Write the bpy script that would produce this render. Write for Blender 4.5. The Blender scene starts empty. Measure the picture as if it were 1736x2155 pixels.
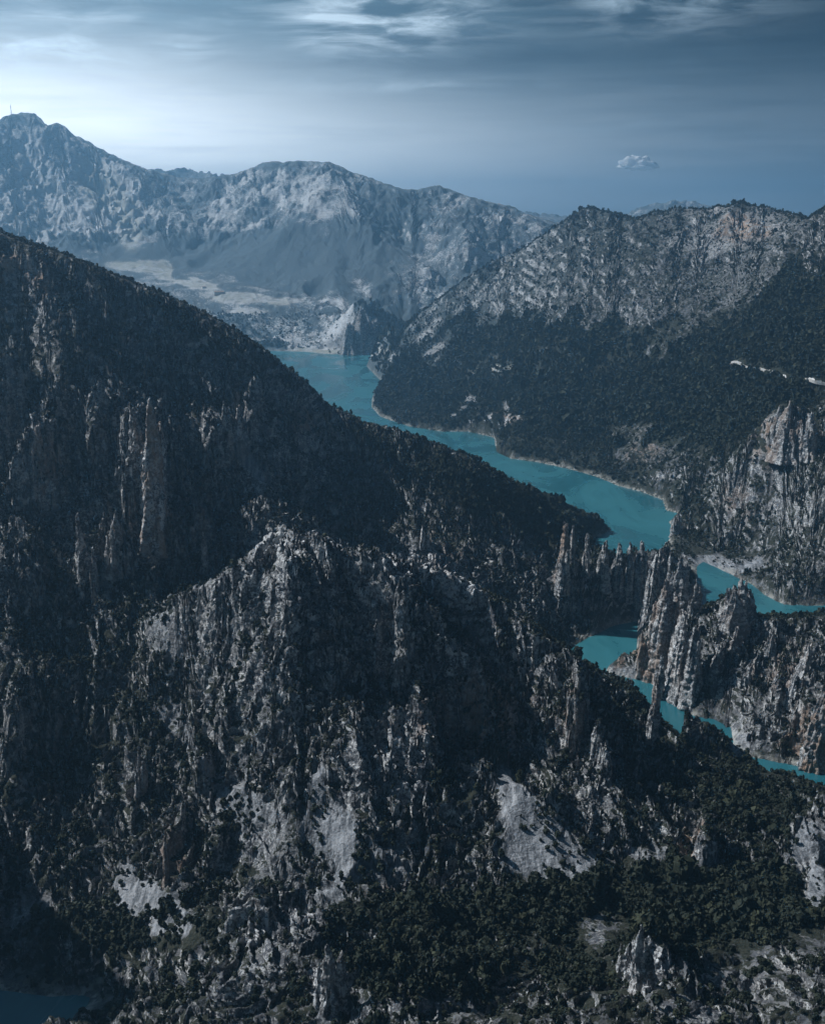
import bpy, math, os
import numpy as np
from mathutils import Vector, Matrix

DRAFT = float(os.environ.get('DRAFT', '1'))      # 1 = full mesh resolution
NOHAZE = os.environ.get('NOHAZE') == '1'
NOTREES = os.environ.get('NOTREES') == '1'
sc = bpy.context.scene
COL = sc.collection

# ------------------------------------------------------------------ camera
H0 = 500.0                       # camera height above the reservoir, metres
FPX, CU, CV, WPX, HPX = 2400.0, 868.0, 1077.5, 1736.0, 2155.0
PITCH = math.radians(14.0)
cam_d = bpy.data.cameras.new('camera'); cam = bpy.data.objects.new('camera', cam_d); COL.objects.link(cam)
cam.location = (0, 0, H0); cam.rotation_euler = (math.radians(90) - PITCH, 0, 0)
cam_d.sensor_fit = 'VERTICAL'; cam_d.sensor_height = 36.0; cam_d.lens = 36.0 * FPX / HPX
cam_d.clip_start = 1.0; cam_d.clip_end = 90000.0
sc.camera = cam

# ------------------------------------------------------------------ light
SUN_AZ, SUN_EL = math.radians(-70), math.radians(45)     # azimuth from +Y, negative = left
sun_dir = Vector((math.sin(SUN_AZ) * math.cos(SUN_EL), math.cos(SUN_AZ) * math.cos(SUN_EL), math.sin(SUN_EL)))
sd = bpy.data.lights.new('sun', 'SUN'); sun = bpy.data.objects.new('sun', sd); COL.objects.link(sun)
sd.energy = 5.0; sd.angle = math.radians(0.5); sd.color = (0.96, 0.98, 1.0)
sun.rotation_euler = sun_dir.to_track_quat('Z', 'Y').to_euler()
sc.view_settings.view_transform = 'Standard'; sc.view_settings.look = 'None'
sc.view_settings.exposure = 0.2; sc.view_settings.gamma = 1.0

class NT:
    """small helper to write node trees compactly"""
    def __init__(s, tree):
        s.t = tree; tree.nodes.clear()
    def n(s, kind, ins=None, **props):
        nd = s.t.nodes.new(kind)
        for k, v in props.items(): setattr(nd, k, v)
        for k, v in (ins or {}).items(): s.put(nd.inputs[k], v)
        return nd
    def put(s, sock, v):
        if isinstance(v, bpy.types.NodeSocket): s.t.links.new(v, sock)
        elif isinstance(v, bpy.types.Node): s.t.links.new(v.outputs[0], sock)
        else: sock.default_value = v
    def math(s, op, a, b=0.0, c=0.0, clamp=False):
        nd = s.n('ShaderNodeMath', {0: a, 1: b, 2: c}, operation=op, use_clamp=clamp); return nd.outputs[0]
    def vmath(s, op, a, b=(0, 0, 0), out=0):
        nd = s.n('ShaderNodeVectorMath', {0: a, 1: b}, operation=op); return nd.outputs[out]
    def mix(s, f, a, b, mode='MIX'):
        nd = s.n('ShaderNodeMix', data_type='RGBA', blend_type=mode)
        s.put(nd.inputs[0], f); s.put(nd.inputs[6], a); s.put(nd.inputs[7], b); return nd.outputs[2]
    def ramp(s, f, a, b, lo=0.0, hi=1.0, mode='SMOOTHSTEP'):
        nd = s.n('ShaderNodeMapRange', {0: f, 1: a, 2: b, 3: lo, 4: hi}, interpolation_type=mode); return nd.outputs[0]
    def noise(s, vec, scale, detail=4.0, rough=0.5, dist=0.0, out=0):
        nd = s.n('ShaderNodeTexNoise', {'Vector': vec, 'Scale': scale, 'Detail': detail, 'Roughness': rough, 'Distortion': dist})
        return nd.outputs[out]

def C4(r, g, b): return (r, g, b, 1.0)

world = bpy.data.worlds.new('World'); sc.world = world; world.use_nodes = True
w = NT(world.node_tree)
sky = w.n('ShaderNodeTexSky', sky_type='NISHITA', sun_disc=False, sun_elevation=SUN_EL, sun_rotation=SUN_AZ,
          altitude=900.0, air_density=1.0, dust_density=1.5, ozone_density=3.0)
dirv = w.n('ShaderNodeTexCoord').outputs['Generated']
sep = w.n('ShaderNodeSeparateXYZ', {0: dirv})
dx, dy, dz = sep.outputs[0], sep.outputs[1], sep.outputs[2]
DEG = 57.29578
azi = w.math('MULTIPLY', w.math('ARCTAN2', dx, dy), DEG)
ele = w.math('MULTIPLY', w.math('ARCSINE', dz), DEG)
q0 = w.n('ShaderNodeCombineXYZ', {0: w.math('MULTIPLY', azi, .10), 1: w.math('MULTIPLY', ele, .34), 2: 0.0}).outputs[0]
warp = w.n('ShaderNodeTexNoise', {'Vector': q0, 'Scale': .9, 'Detail': 3.0}).outputs['Color']
qs = w.vmath('ADD', q0, w.vmath('MULTIPLY', w.vmath('SUBTRACT', warp, (.5, .5, .5)), (1.1, .5, 0)))
n1 = w.noise(qs, 1.5, 8.0, .55, .3)                                             # cloud masses
n2 = w.noise(w.vmath('MULTIPLY', qs, (1.3, 2.6, 1)), 2.2, 9.0, .6, .4)          # wisps
n3 = w.noise(w.vmath('MULTIPLY', q0, (.45, 2.2, 1)), 1.7, 6.0, .55, .25)         # long streaks
def gauss(a, e, sa, se):
    ta = w.math('DIVIDE', w.math('SUBTRACT', azi, a), sa); te = w.math('DIVIDE', w.math('SUBTRACT', ele, e), se)
    return w.math('EXPONENT', w.math('MULTIPLY', w.math('ADD', w.math('MULTIPLY', ta, ta), w.math('MULTIPLY', te, te)), -1.0))
def total(items):
    t = 0.0
    for (a, e, sa, se, am) in items: t = w.math('ADD', t, w.math('MULTIPLY', gauss(a, e, sa, se), am))
    return t
SKY_STR = 0.07
nis = w.mix(1.0, sky.outputs[0], C4(0.07, 0.15, 0.24), 'MULTIPLY')
leftness = w.ramp(azi, 22.0, -26.0)
hi = w.mix(leftness, C4(.10, .38, .65), C4(2.8, 4.9, 6.6))                     # blue-grey veil higher up
lo = w.mix(leftness, C4(2.6, 3.4, 4.2), C4(9.5, 11.2, 12.6))                     # and near the horizon
base = w.mix(w.ramp(ele, 10.5, 1.0), hi, lo)
base = w.mix(w.ramp(ele, 11.0, 26.0, .05, .92), base, nis)
base = w.mix(w.ramp(n3, .38, .62, 0.0, .75), base, w.mix(1.0, base, C4(.50, .60, .66), 'MULTIPLY'))
dark = w.math('MULTIPLY', total([(4, 7.7, 9, 1.0, 1.0), (18, 8.6, 6, 2.6, .9), (6.5, 10.2, 1.8, .7, .6), (-12, 6.6, 3.0, .35, .3)]), w.ramp(n1, .30, .55, .55, 1.0))
base = w.mix(w.math('MINIMUM', dark, 1.0), base, w.mix(1.0, base, C4(.33, .46, .54), 'MULTIPLY'))
glow = w.math('ADD', gauss(-19.5, 3.8, 11.5, 3.7), w.math('MULTIPLY', gauss(-6, 2.6, 13, 2.9), .42))
glow = w.math('MULTIPLY', glow, w.ramp(w.math('ADD', w.math('MULTIPLY', n3, .7), w.math('MULTIPLY', n2, .3)), .25, .6, .72, 1.05))
base = w.mix(w.math('MINIMUM', glow, 1.0), base, C4(24.0, 25.6, 26.8))
pale = w.math('MULTIPLY', total([(-.8, 9.6, 4.6, 1.5, 1.35), (-4.0, 9.0, 1.8, .8, .9), (11.5, 10.0, 5.0, 1.2, .95), (-16.5, 7.5, 2.8, .9, 1.7), (-10.3, 7.9, 1.4, .55, 1.3), (0, 6.5, 5.5, .35, .5), (-15, 9.2, 6, .35, .5), (8, 4.6, 7, .4, .25), (-18, 10.2, 5, .6, .25), (-34, 12, 14, 3, .6)]), w.ramp(w.math('ADD', w.math('MULTIPLY', n1, .55), w.math('MULTIPLY', n2, .45)), .40, .68))
base = w.mix(w.math('MINIMUM', pale, .95), base, w.mix(leftness, C4(5.5, 7.4, 9.0), C4(14.0, 17.0, 19.5)))
bg = w.n('ShaderNodeBackground', {'Color': base, 'Strength': SKY_STR})
w.n('ShaderNodeOutputWorld', {'Surface': bg})

cy = sc.cycles
cy.max_bounces = 5; cy.diffuse_bounces = 1; cy.glossy_bounces = 2; cy.transmission_bounces = 2
cy.volume_bounces = 2; cy.transparent_max_bounces = 16; cy.caustics_reflective = False; cy.caustics_refractive = False
cy.sample_clamp_indirect = 4.0
cy.use_denoising = True

# ------------------------------------------------------------------ helpers: pixel <-> world, noise
cp, sp = math.cos(PITCH), math.sin(PITCH)
def P(u, v, Y):
    """the point at forward distance Y along the line of sight through (u, v)"""
    b = (CV - v) / FPX
    k = Y / (cp + b * sp)
    return ((u - CU) / FPX * k, Y, H0 + k * (-sp + b * cp))
def W(u, v, z=0.0):
    """where the line of sight through (u, v) meets height z"""
    b = (CV - v) / FPX
    k = (z - H0) / (-sp + b * cp)
    return ((u - CU) / FPX * k, k * (cp + b * sp), z)
def proj(x, y, z):
    dep = y * cp - (z - H0) * sp
    up = y * sp + (z - H0) * cp
    return CU + FPX * x / dep, CV - FPX * up / dep

rng0 = np.random.RandomState(11)
PERM = rng0.permutation(4096).astype(np.int32)
ANG = rng0.rand(4096).astype(np.float32) * 2 * np.pi
GX, GY = np.cos(ANG), np.sin(ANG)
G3 = rng0.randn(4096, 3).astype(np.float32); G3 /= np.linalg.norm(G3, axis=1)[:, None]
def hsh(ix, iy, s=0):
    return PERM[(PERM[(ix + s * 131) & 4095] + iy) & 4095]
def perlin(x, y, s=0):
    x = np.asarray(x, np.float32); y = np.asarray(y, np.float32)
    x0 = np.floor(x); y0 = np.floor(y); fx = x - x0; fy = y - y0
    ix = x0.astype(np.int32); iy = y0.astype(np.int32)
    ux = fx * fx * fx * (fx * (fx * 6 - 15) + 10); uy = fy * fy * fy * (fy * (fy * 6 - 15) + 10)
    def g(a, b):
        h = hsh(ix + a, iy + b, s); return GX[h] * (fx - a) + GY[h] * (fy - b)
    n0 = g(0, 0); n0 += ux * (g(1, 0) - n0)
    n1_ = g(0, 1); n1_ += ux * (g(1, 1) - n1_)
    return (n0 + uy * (n1_ - n0)) * 1.5
def perlin3(p, s=0):
    f0 = np.floor(p); f = (p - f0).astype(np.float32); i = f0.astype(np.int32)
    u = f * f * f * (f * (f * 6 - 15) + 10)
    def g(a, b, c):
        h = PERM[(hsh(i[:, 0] + a, i[:, 1] + b, s) + i[:, 2] + c) & 4095]
        return G3[h, 0] * (f[:, 0] - a) + G3[h, 1] * (f[:, 1] - b) + G3[h, 2] * (f[:, 2] - c)
    def l(a, b, t): return a + t * (b - a)
    return 1.5 * l(l(l(g(0, 0, 0), g(1, 0, 0), u[:, 0]), l(g(0, 1, 0), g(1, 1, 0), u[:, 0]), u[:, 1]),
                   l(l(g(0, 0, 1), g(1, 0, 1), u[:, 0]), l(g(0, 1, 1), g(1, 1, 1), u[:, 0]), u[:, 1]), u[:, 2])
def fbm(x, y, wl, octs=4, gain=0.5, s=0):
    a, t, r = 1.0, 0.0, 0.0
    for k in range(octs):
        r = r + a * perlin(x / wl, y / wl, s + k); t += a; a *= gain; wl *= 0.49
    return r / t
def ridged(x, y, wl, octs=4, gain=0.5, s=0):
    a, t, r, wgt = 1.0, 0.0, 0.0, 1.0
    for k in range(octs):
        v = 1 - np.abs(perlin(x / wl, y / wl, s + k)) * 1.6
        v = np.clip(v, 0, 1) ** 2 * wgt; wgt = np.clip(v * 1.6, 0, 1)
        r = r + a * v; t += a; a *= gain; wl *= 0.49
    return r / t
def sst(a, b, x):
    t = np.clip((x - a) / (b - a), 0, 1); return t * t * (3 - 2 * t)

# ------------------------------------------------------------------ shape of the land
# control points (u, v, Y): read off the photograph with an estimated distance
CPT = """
0 490 1350; 0 650 1270; 0 850 1170; 0 1000 1110; 0 1120 1040; 0 1300 960; 0 1500 880; 0 1700 800; 0 1900 720; 0 2060 672
100 520 1375; 200 560 1400; 200 700 1300; 200 850 1200; 200 1000 1120; 200 1180 1030; 200 1400 930; 200 1600 840; 200 1800 760; 200 1950 705; 190 2060 672
300 600 1440; 400 640 1480; 400 750 1400; 400 850 1320; 400 1000 1230; 400 1150 1140; 330 1270 1000; 400 1450 900; 480 1600 830; 560 1750 760; 600 1870 705; 450 1850 715
480 683 1510; 560 735 1540; 640 800 1580; 700 850 1610; 770 880 1620; 830 895 1640; 900 920 1640; 1000 960 1640; 1100 1025 1670; 1200 1072 1790; 1245 1092 1850; 1225 1110 1790
560 880 1400; 560 1000 1290; 560 1090 1200; 700 950 1500; 700 1050 1400; 700 1125 1300; 850 1000 1540; 850 1100 1400; 850 1160 1330; 1000 1050 1540; 1000 1150 1420; 1000 1215 1320; 1100 1120 1560; 1100 1200 1430; 1120 1290 1330; 1200 1150 1620; 1200 1250 1450; 1220 1320 1370
600 1105 950; 700 1130 950; 850 1170 970; 1000 1230 1000; 1150 1330 1010; 1265 1410 1015; 1400 1500 980; 1550 1582 935; 1640 1620 905; 1736 1645 880
520 1170 940; 450 1220 930; 390 1250 940
560 1300 880; 560 1450 840; 620 1650 770; 700 1400 850; 700 1600 790; 700 1800 722; 930 1400 900; 850 1600 800; 850 1850 712; 950 1590 862; 1080 1600 868; 1000 1650 800; 1000 1850 712
1100 1420 925; 1100 1650 790; 1150 1840 722; 1250 1840 724; 1300 1500 920; 1300 1700 805; 1200 1400 950; 1400 1620 885; 1400 1780 770; 1550 1680 850; 1600 1760 790; 1720 1740 800
1300 1860 735; 1500 1900 712; 1700 1880 720; 1600 1830 745; 1100 1890 695; 850 1885 696; 1736 1810 765
400 1960 655; 470 1910 655; 600 1893 655; 750 1900 665; 260 2050 655; 180 2130 650; 900 1940 650; 1000 1965 645; 1100 2080 580; 1200 2000 640; 1350 2020 600; 1400 1980 655; 600 2155 545; 350 2155 570; 900 2155 525; 1100 2155 540; 1300 2155 525; 1500 2080 575; 1600 2040 600; 1736 2000 620; 1600 2155 530; 1736 2155 530
700 2010 600; 800 1980 640; 500 2050 595
830 735 3950; 860 690 4050; 930 625 4020; 1000 570 3950; 1100 520 3800; 1180 470 3720; 1220 440 3700; 1300 450 3620; 1340 462 3600; 1400 442 3500; 1480 440 3420; 1560 430 3320; 1640 445 3200; 1700 460 3100; 1736 442 2950
1000 700 3600; 1100 650 3450; 1200 680 3100; 1200 580 3350; 1350 600 3050; 1350 680 2900; 1500 560 3000; 1500 650 2820; 1650 560 2750; 1700 650 2500; 1736 560 2600
900 780 3600; 1000 800 3300; 1150 800 3050; 1300 800 2850; 1500 800 2450; 1700 800 2100; 1600 720 2420; 1400 720 2780; 1100 870 2780; 1200 900 2600; 1300 900 2560; 1400 900 2380; 1500 900 2220; 1350 980 2330; 1450 1000 2080; 1600 850 2060
1640 862 1850; 1736 835 1850; 1560 940 1880; 1700 950 1760; 1480 1050 1900; 1600 1050 1760; 1520 1120 1790; 1650 1150 1640; 1736 1080 1600; 1736 1200 1530; 1440 1140 1810; 1550 1180 1700; 1430 1100 1860; 1430 1160 1720; 1440 1190 1640; 1410 1170 1560; 1455 1215 1560
1440 1285 1240; 1500 1290 1230; 1550 1262 1235; 1590 1300 1220; 1660 1303 1190; 1736 1300 1170; 1460 1380 1170; 1550 1400 1150; 1650 1400 1120; 1736 1400 1100; 1480 1470 1110; 1600 1500 1075; 1736 1500 1040; 1650 1570 1020
1210 1140 1420; 1260 1142 1425; 1300 1142 1425; 1350 1150 1425; 1400 1150 1430; 1450 1200 1430; 1345 1300 1330; 1400 1380 1215; 1400 1300 1260; 1440 1210 1400
570 728 4850; 650 715 4950; 740 735 4830; 690 690 5020; 760 650 4900; 830 690 5000; 850 715 5100; 560 650 5250; 450 610 5500; 650 620 5600; 300 560 6100; 230 550 6200; 100 600 5800; 0 620 5700
400 560 6300; 550 560 6100; 700 600 5650; 850 610 5700; 950 590 5900; 1000 600 5800
0 252 7600; 25 243 7650; 60 238 7700; 100 264 7800; 122 258 7900; 160 284 8000; 200 310 8050; 250 335 8100; 310 357 8200; 380 374 8300; 430 377 8000; 400 362 10500; 1330 464 10600; 1380 436 10600; 1425 423 10600; 1475 441 10600; 1540 470 10600; 1250 472 10300; 1130 452 11000; 1190 461 11000; 500 366 7600; 560 341 7300; 620 340 7200; 690 342 7200; 750 368 7150; 800 385 7050; 850 401 7000; 920 392 6950; 980 413 6900; 1040 430 6850; 1100 450 6800; 1170 470 6750
0 400 7000; 100 400 7100; 200 420 7300; 0 500 6500; 150 500 6500; 300 480 6900; 420 440 7300; 500 430 6950; 600 430 6700; 560 500 6400; 700 430 6650; 700 520 6150; 850 480 6400; 850 550 6000; 1000 480 6350; 1000 540 6000; 1100 500 6250; 1130 520 6200
"""
# world points for the parts that are hidden from this side (x, y, z)
WPT = [(-60, 1900, 60), (-200, 1800, 130), (-350, 1800, 220), (-500, 1850, 300), (90, 1990, 20), (-750, 1900, 380), (-900, 1400, 500), (-800, 1100, 380),
       (-700, 800, 200), (-600, 1600, 520), (-900, 2400, 200), (-700, 3000, 120), (-1200, 3600, 200), (-600, 2300, 90), (-350, 2300, 20),
       (-20, 1080, 120), (60, 1120, 105), (130, 1150, 70), (-120, 1070, 140), (-200, 1060, 160), (170, 1180, 20),
       (0, 400, 110), (-300, 400, 100), (300, 400, 110), (0, 250, 120), (-420, 480, 90), (-640, 800, 520), (-575, 765, 430), (-500, 720, 260), (-680, 640, 480), (-560, 640, 240), (-700, 950, 330), (-900, 800, 450), (400, 560, 100), (480, 700, 70),  # includes an unseen hill at left, raised to shade the lower-left water
       (520, 850, 60), (560, 1050, 110), (620, 1300, 140), (700, 1600, 230), (900, 2000, 330), (1200, 2500, 450), (1700, 3000, 600), (2300, 4000, 500),
       (2600, 6000, 350), (1800, 5200, 300), (1200, 5000, 250), (600, 5200, 60), (500, 4800, 120), (900, 4700, 250), (-3500, 5500, 300), (-4500, 7500, 1100), (-3800, 7500, 1350),
       (-2500, 9500, 800), (0, 9500, 450), (2500, 9500, 380), (4500, 9000, 400), (-5000, 11000, 700), (0, 12000, 350), (5000, 12000, 350), (-3000, 4000, 300),
       (1400, 7800, 430), (2500, 7500, 420), (0, 14000, 300), (-6000, 14000, 300), (6000, 14000, 350), (-2000, 2500, 500), (2300, 2400, 700), (9000, 20000, 300), (-9000, 20000, 300), (0, 20000, 300),
       (1000, 6000, 350), (700, 5600, 120), (1500, 4300, 400)]
pts = []
for ln in CPT.replace('\n', ';').split(';'):
    if ln.strip():
        u, v, Y = map(float, ln.split()); pts.append(P(u, v, Y))
pts = np.array(pts + WPT, dtype=np.float64)

# reservoir outlines (pixel coordinates on the water plane, or world points where hidden)
def wp(s): return [W(*map(float, q.split()))[:2] for q in s.split(';')]
POLY_LAKE = wp('560 738;640 740;700 746;785 742;772 770;806 805;785 832;782 856;802 878;860 897;930 908;985 908;1040 920;1045 950;1075 965;1130 972;1200 988;1250 1002;1300 1022;1350 1035;1395 1052;1402 1074;1438 1082;1440 1090;1408 1098;1422 1122;1395 1148') \
    + [(385, 1690), (330, 1640), (290, 1690)] + wp('1225 1138;1262 1128;1285 1113') + [(285, 1965), (165, 2060), (-30, 2170), (-300, 2450), (-520, 2900), (-800, 3500), (-1000, 4100), (-900, 4750)]
POLY_B = wp('1466 1190;1480 1182;1535 1208;1580 1228;1610 1252;1650 1272;1725 1274;1800 1268') \
    + wp('1800 1300;1700 1312;1600 1305;1560 1320;1490 1320;1472 1290;1464 1250')
POLY_A = wp('1342 1306;1290 1316;1228 1346;1180 1380;1240 1430;1330 1470;1400 1530;1480 1580;1560 1620;1640 1660;1780 1690;2000 1740;2000 1650;1780 1636;1680 1612;1580 1592;1545 1575;1538 1530;1500 1512;1465 1508;1430 1492;1424 1470;1395 1466;1390 1440;1350 1432;1285 1418;1275 1408;1330 1388;1340 1380')
POLY_L = [(-400, 676), (-300, 674)] + wp('110 2098;160 2092;192 2098;188 2112;160 2140;120 2175;40 2200;-60 2260') + [(-400, 570), (-420, 620)]
POLYS = [POLY_LAKE, POLY_A, POLY_B, POLY_L]

def shore_dist(x, y):
    """signed distance to the water's edge, negative on the water"""
    shp = x.shape; x = x.ravel().astype(np.float32); y = y.ravel().astype(np.float32)
    best = np.full(x.shape, 1e9, np.float32); inside = np.zeros(x.shape, bool)
    for poly in POLYS:
        q = np.array(poly, np.float32); m = len(q); ins = np.zeros(x.shape, bool)
        for i in range(m):
            ax, ay = q[i]; bx, by = q[(i + 1) % m]
            ex, ey = bx - ax, by - ay
            t = np.clip(((x - ax) * ex + (y - ay) * ey) / (ex * ex + ey * ey + 1e-6), 0, 1)
            best = np.minimum(best, (x - ax - t * ex) ** 2 + (y - ay - t * ey) ** 2)
            if ay != by:
                c = ((ay > y) != (by > y)) & (x < ex * (y - ay) / ey + ax); ins ^= c
        inside |= ins
    d = np.sqrt(best); d[inside] *= -1
    return d.reshape(shp)

def rbf_fit(p):
    q = np.stack([p[:, 0] / p[:, 1], np.log(p[:, 1])], 1)
    d = np.sqrt(((q[:, None] - q[None]) ** 2).sum(-1) + 0.005 ** 2)
    A = np.zeros((len(p) + 1,) * 2); A[:-1, :-1] = -d - 1e-4 * 0; A[-1, :-1] = 1; A[:-1, -1] = 1
    A[:-1, :-1] += np.eye(len(p)) * 0.0004
    sol = np.linalg.solve(A, np.append(p[:, 2], 0))
    return q, sol
Q, SOL = rbf_fit(pts)
def rbf_eval(t, ly):
    out = np.zeros(t.shape)
    for i in range(len(Q)):
        out -= SOL[i] * np.sqrt((t - Q[i, 0]) ** 2 + (ly - Q[i, 1]) ** 2 + 0.005 ** 2)
    return out + SOL[-1]

T0, T1, Y0, Y1 = -0.92, 0.64, 380.0, 21000.0
def bil(a, r, c):
    r = np.clip(r, 0, a.shape[0] - 1.001); c = np.clip(c, 0, a.shape[1] - 1.001)
    i = r.astype(np.int32); j = c.astype(np.int32); fr = (r - i).astype(np.float32); fc = (c - j).astype(np.float32)
    return (a[i, j] * (1 - fr) + a[i + 1, j] * fr) * (1 - fc) + (a[i, j + 1] * (1 - fr) + a[i + 1, j + 1] * fr) * fc
# coarse table of the control surface and the shore distance
nr, nc = 560, 500
_ly = np.linspace(math.log(Y0), math.log(Y1), nr); _t = np.linspace(T0, T1, nc)
TT, LY = np.meshgrid(_t, _ly)
BASE = rbf_eval(TT, LY).astype(np.float32)

NC = int(1360 * DRAFT); NR = int(1700 * DRAFT)
ts = np.linspace(T0, T1, NC).astype(np.float32)
ly = np.linspace(math.log(Y0), math.log(Y1), NR)
Tg, Lg = np.meshgrid(ts, ly.astype(np.float32))
Yg = np.exp(Lg); Xg = Tg * Yg
def upsample(a):
    r, c = (Lg - _ly[0]) / (_ly[-1] - _ly[0]) * (a.shape[0] - 1), (Tg - T0) / (T1 - T0) * (a.shape[1] - 1)
    return bil(a, r, c)
def blur(a, n=1):
    for _ in range(n):
        b = np.pad(a, 1, mode='edge'); a = (b[:-2, 1:-1] + 2 * b[1:-1, 1:-1] + b[2:, 1:-1]) / 4
        b = np.pad(a, 1, mode='edge'); a = (b[1:-1, :-2] + 2 * b[1:-1, 1:-1] + b[1:-1, 2:]) / 4
    return a
hb = blur(upsample(BASE), 6)
SD = shore_dist(Xg, Yg)

def blob(U, V, items, default=0.0):
    """soft-edged regions; items (u, v, ru, rv, degrees, value)"""
    out = np.full(U.shape, default, np.float32)
    for (u, v, ru, rv, an, val) in items:
        c, s = math.cos(math.radians(an)), math.sin(math.radians(an))
        a = ((U - u) * c + (V - v) * s) / ru; b = (-(U - u) * s + (V - v) * c) / rv
        k = 1 - sst(0.55, 1.25, np.sqrt(a * a + b * b)); out += (val - out) * k
    return out

# regions of the land, given by where they lie in view and carried by the ground itself
U0, V0 = proj(Xg, Yg, hb)
wu = perlin(Xg / (Yg * .05), Yg / (Yg * .05) + Lg * 20, 5); wv = perlin(Xg / (Yg * .06) + 9, Lg * 25, 6)
Uw = U0 + 28 * wu; Vw = V0 + 22 * wv
near = 1 - sst(1900, 2300, Yg)                     # everything before the far lake
ROCKY = blob(Uw, Vw, [
    (868, 1400, 2000, 700, 0, .85), (1400, 1920, 420, 110, 0, .15), (900, 1925, 300, 40, 0, .25), (300, 1950, 200, 60, 0, .35),
    (330, 700, 420, 130, 32, .72), (900, 1030, 400, 90, 24, .55), (1150, 1080, 180, 50, 18, .12),
    (300, 1020, 330, 200, 0, 1.0), (850, 1350, 450, 250, 0, 1.0), (1600, 1400, 260, 160, 0, 1.0), (1620, 1050, 200, 200, 0, .6)], .5)
far_r = blob(Uw, Vw, [
    (60, 420, 420, 200, 0, .9), (600, 400, 260, 90, 0, .8), (900, 480, 300, 110, 10, .7), (700, 560, 380, 70, 0, .25), (300, 560, 300, 50, 0, .2),
    (480, 640, 250, 60, 8, .25), (760, 690, 110, 60, 0, .7), (1300, 560, 480, 130, -8, .65), (1250, 800, 700, 130, 8, .22), (1500, 640, 120, 60, -30, .3), (1690, 800, 160, 200, 0, .25)], .5)
ROCKY = ROCKY * near + far_r * (1 - near)

SCREES = [
    (1076, 1665, 22, 50, -22, 1), (1098, 1715, 38, 56, -22, 1), (1130, 1772, 66, 52, -15, 1), (1160, 1812, 108, 42, 6, 1), (430, 1600, 16, 120, -32, .62), (505, 1690, 40, 40, 30, .55), (690, 1790, 62, 100, 0, 1), (665, 1670, 18, 60, 8, .8), (540, 1725, 75, 48, 35, .6), (600, 1800, 100, 60, 20, .4),
    (325, 1925, 92, 44, 16, .85), (290, 1875, 50, 40, 30, .85), (268, 1840, 24, 30, 20, .7), (60, 1930, 60, 60, 0, .5), (800, 1820, 60, 45, 0, .5), (350, 1330, 34, 80, -28, .5), (360, 1500, 24, 60, -30, .5), (530, 975, 14, 70, -42, .8),
    (1470, 1180, 60, 12, 0, .8), (1560, 1190, 50, 16, 0, .8), (1310, 1420, 40, 14, 0, .9), (1560, 1570, 40, 24, -30, .5), (1690, 1770, 30, 60, 30, .6), (1410, 1800, 120, 16, 5, .5), (690, 2100, 30, 40, 0, .8), (1720, 1860, 20, 60, 0, .9)]
SCREES = [(a, b, c * 1.18, d * 1.15, e, f) for a, b, c, d, e, f in SCREES]
ROCKY *= 1 - .95 * np.clip(blob(U0, V0, SCREES), 0, 1) * near
def erosion(x, y, gx, gy, wls, amps, s=0):
    """gullies and ribs that run down the fall line: striped cells whose stripes follow the slope"""
    h = np.zeros(x.shape, np.float32)
    for k, (wl, am) in enumerate(zip(wls, amps)):
        X, Y = x / wl, y / wl
        x0, y0 = np.floor(X), np.floor(Y); ix, iy = x0.astype(np.int32), y0.astype(np.int32)
        fx, fy = X - x0, Y - y0
        gl = np.sqrt(gx * gx + gy * gy) + 1e-3
        tx, ty = -gy / gl, gx / gl                         # across the slope
        steep = np.clip(gl * 2.2, 0, 1)
        va = np.zeros_like(h); da = np.zeros_like(h); ww = np.zeros_like(h)
        for a in (-1, 0, 1):
            for b in (-1, 0, 1):
                hh = hsh(ix + a, iy + b, s + k * 7)
                jx = a + .5 + GX[hh] * .35 - fx; jy = b + .5 + GY[hh] * .35 - fy
                w_ = np.exp(-(jx * jx + jy * jy) * 2.2)
                ph = (jx * tx + jy * ty) * 6.283 * 1.0 + ANG[(hh * 7) & 4095]
                va += np.cos(ph) * w_; da += np.sin(ph) * w_; ww += w_
        va /= ww; da /= ww
        A = am * steep
        h += wl * A * va
        gx = gx + da * 6.283 * A * tx; gy = gy + da * 6.283 * A * ty
    return h

def grad(h):
    """true x, y gradient of a height table on the (t, log y) mesh"""
    dl = (ly[-1] - ly[0]) / (NR - 1); dt = (T1 - T0) / (NC - 1)
    gl, gt = np.gradient(h, dl, dt)
    gx = gt / Yg; gy = (gl - Tg * gt) / Yg
    return gx.astype(np.float32), gy.astype(np.float32)

# warp the plan a little so that nothing runs straight
wx = Xg + 14 * perlin(Xg / 90, Yg / 90, 31) + 5 * perlin(Xg / 31, Yg / 31, 32)
wy = Yg + 14 * perlin(Xg / 90, Yg / 90, 33) + 5 * perlin(Xg / 31, Yg / 31, 34)
gx, gy = grad(blur(hb, 8))
farw = sst(2200, 5200, Yg); midw = sst(1500, 2600, Yg) * (1 - farw); nearw = 1 - sst(1500, 2600, Yg)
rk = .25 + .75 * ROCKY
E_near = erosion(wx, wy, gx, gy, [150, 78, 40, 20, 10], [.12, .12, .095, .06, .035], 3)
E_mid = erosion(wx, wy, gx, gy, [330, 170, 85, 42, 21], [.045, .055, .06, .06, .05], 13)
E_far = erosion(wx, wy, gx, gy, [900, 460, 230, 115, 56], [.090, .090, .075, .055, .045], 23)
E = (E_near * nearw + E_mid * midw + E_far * farw) * rk
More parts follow.
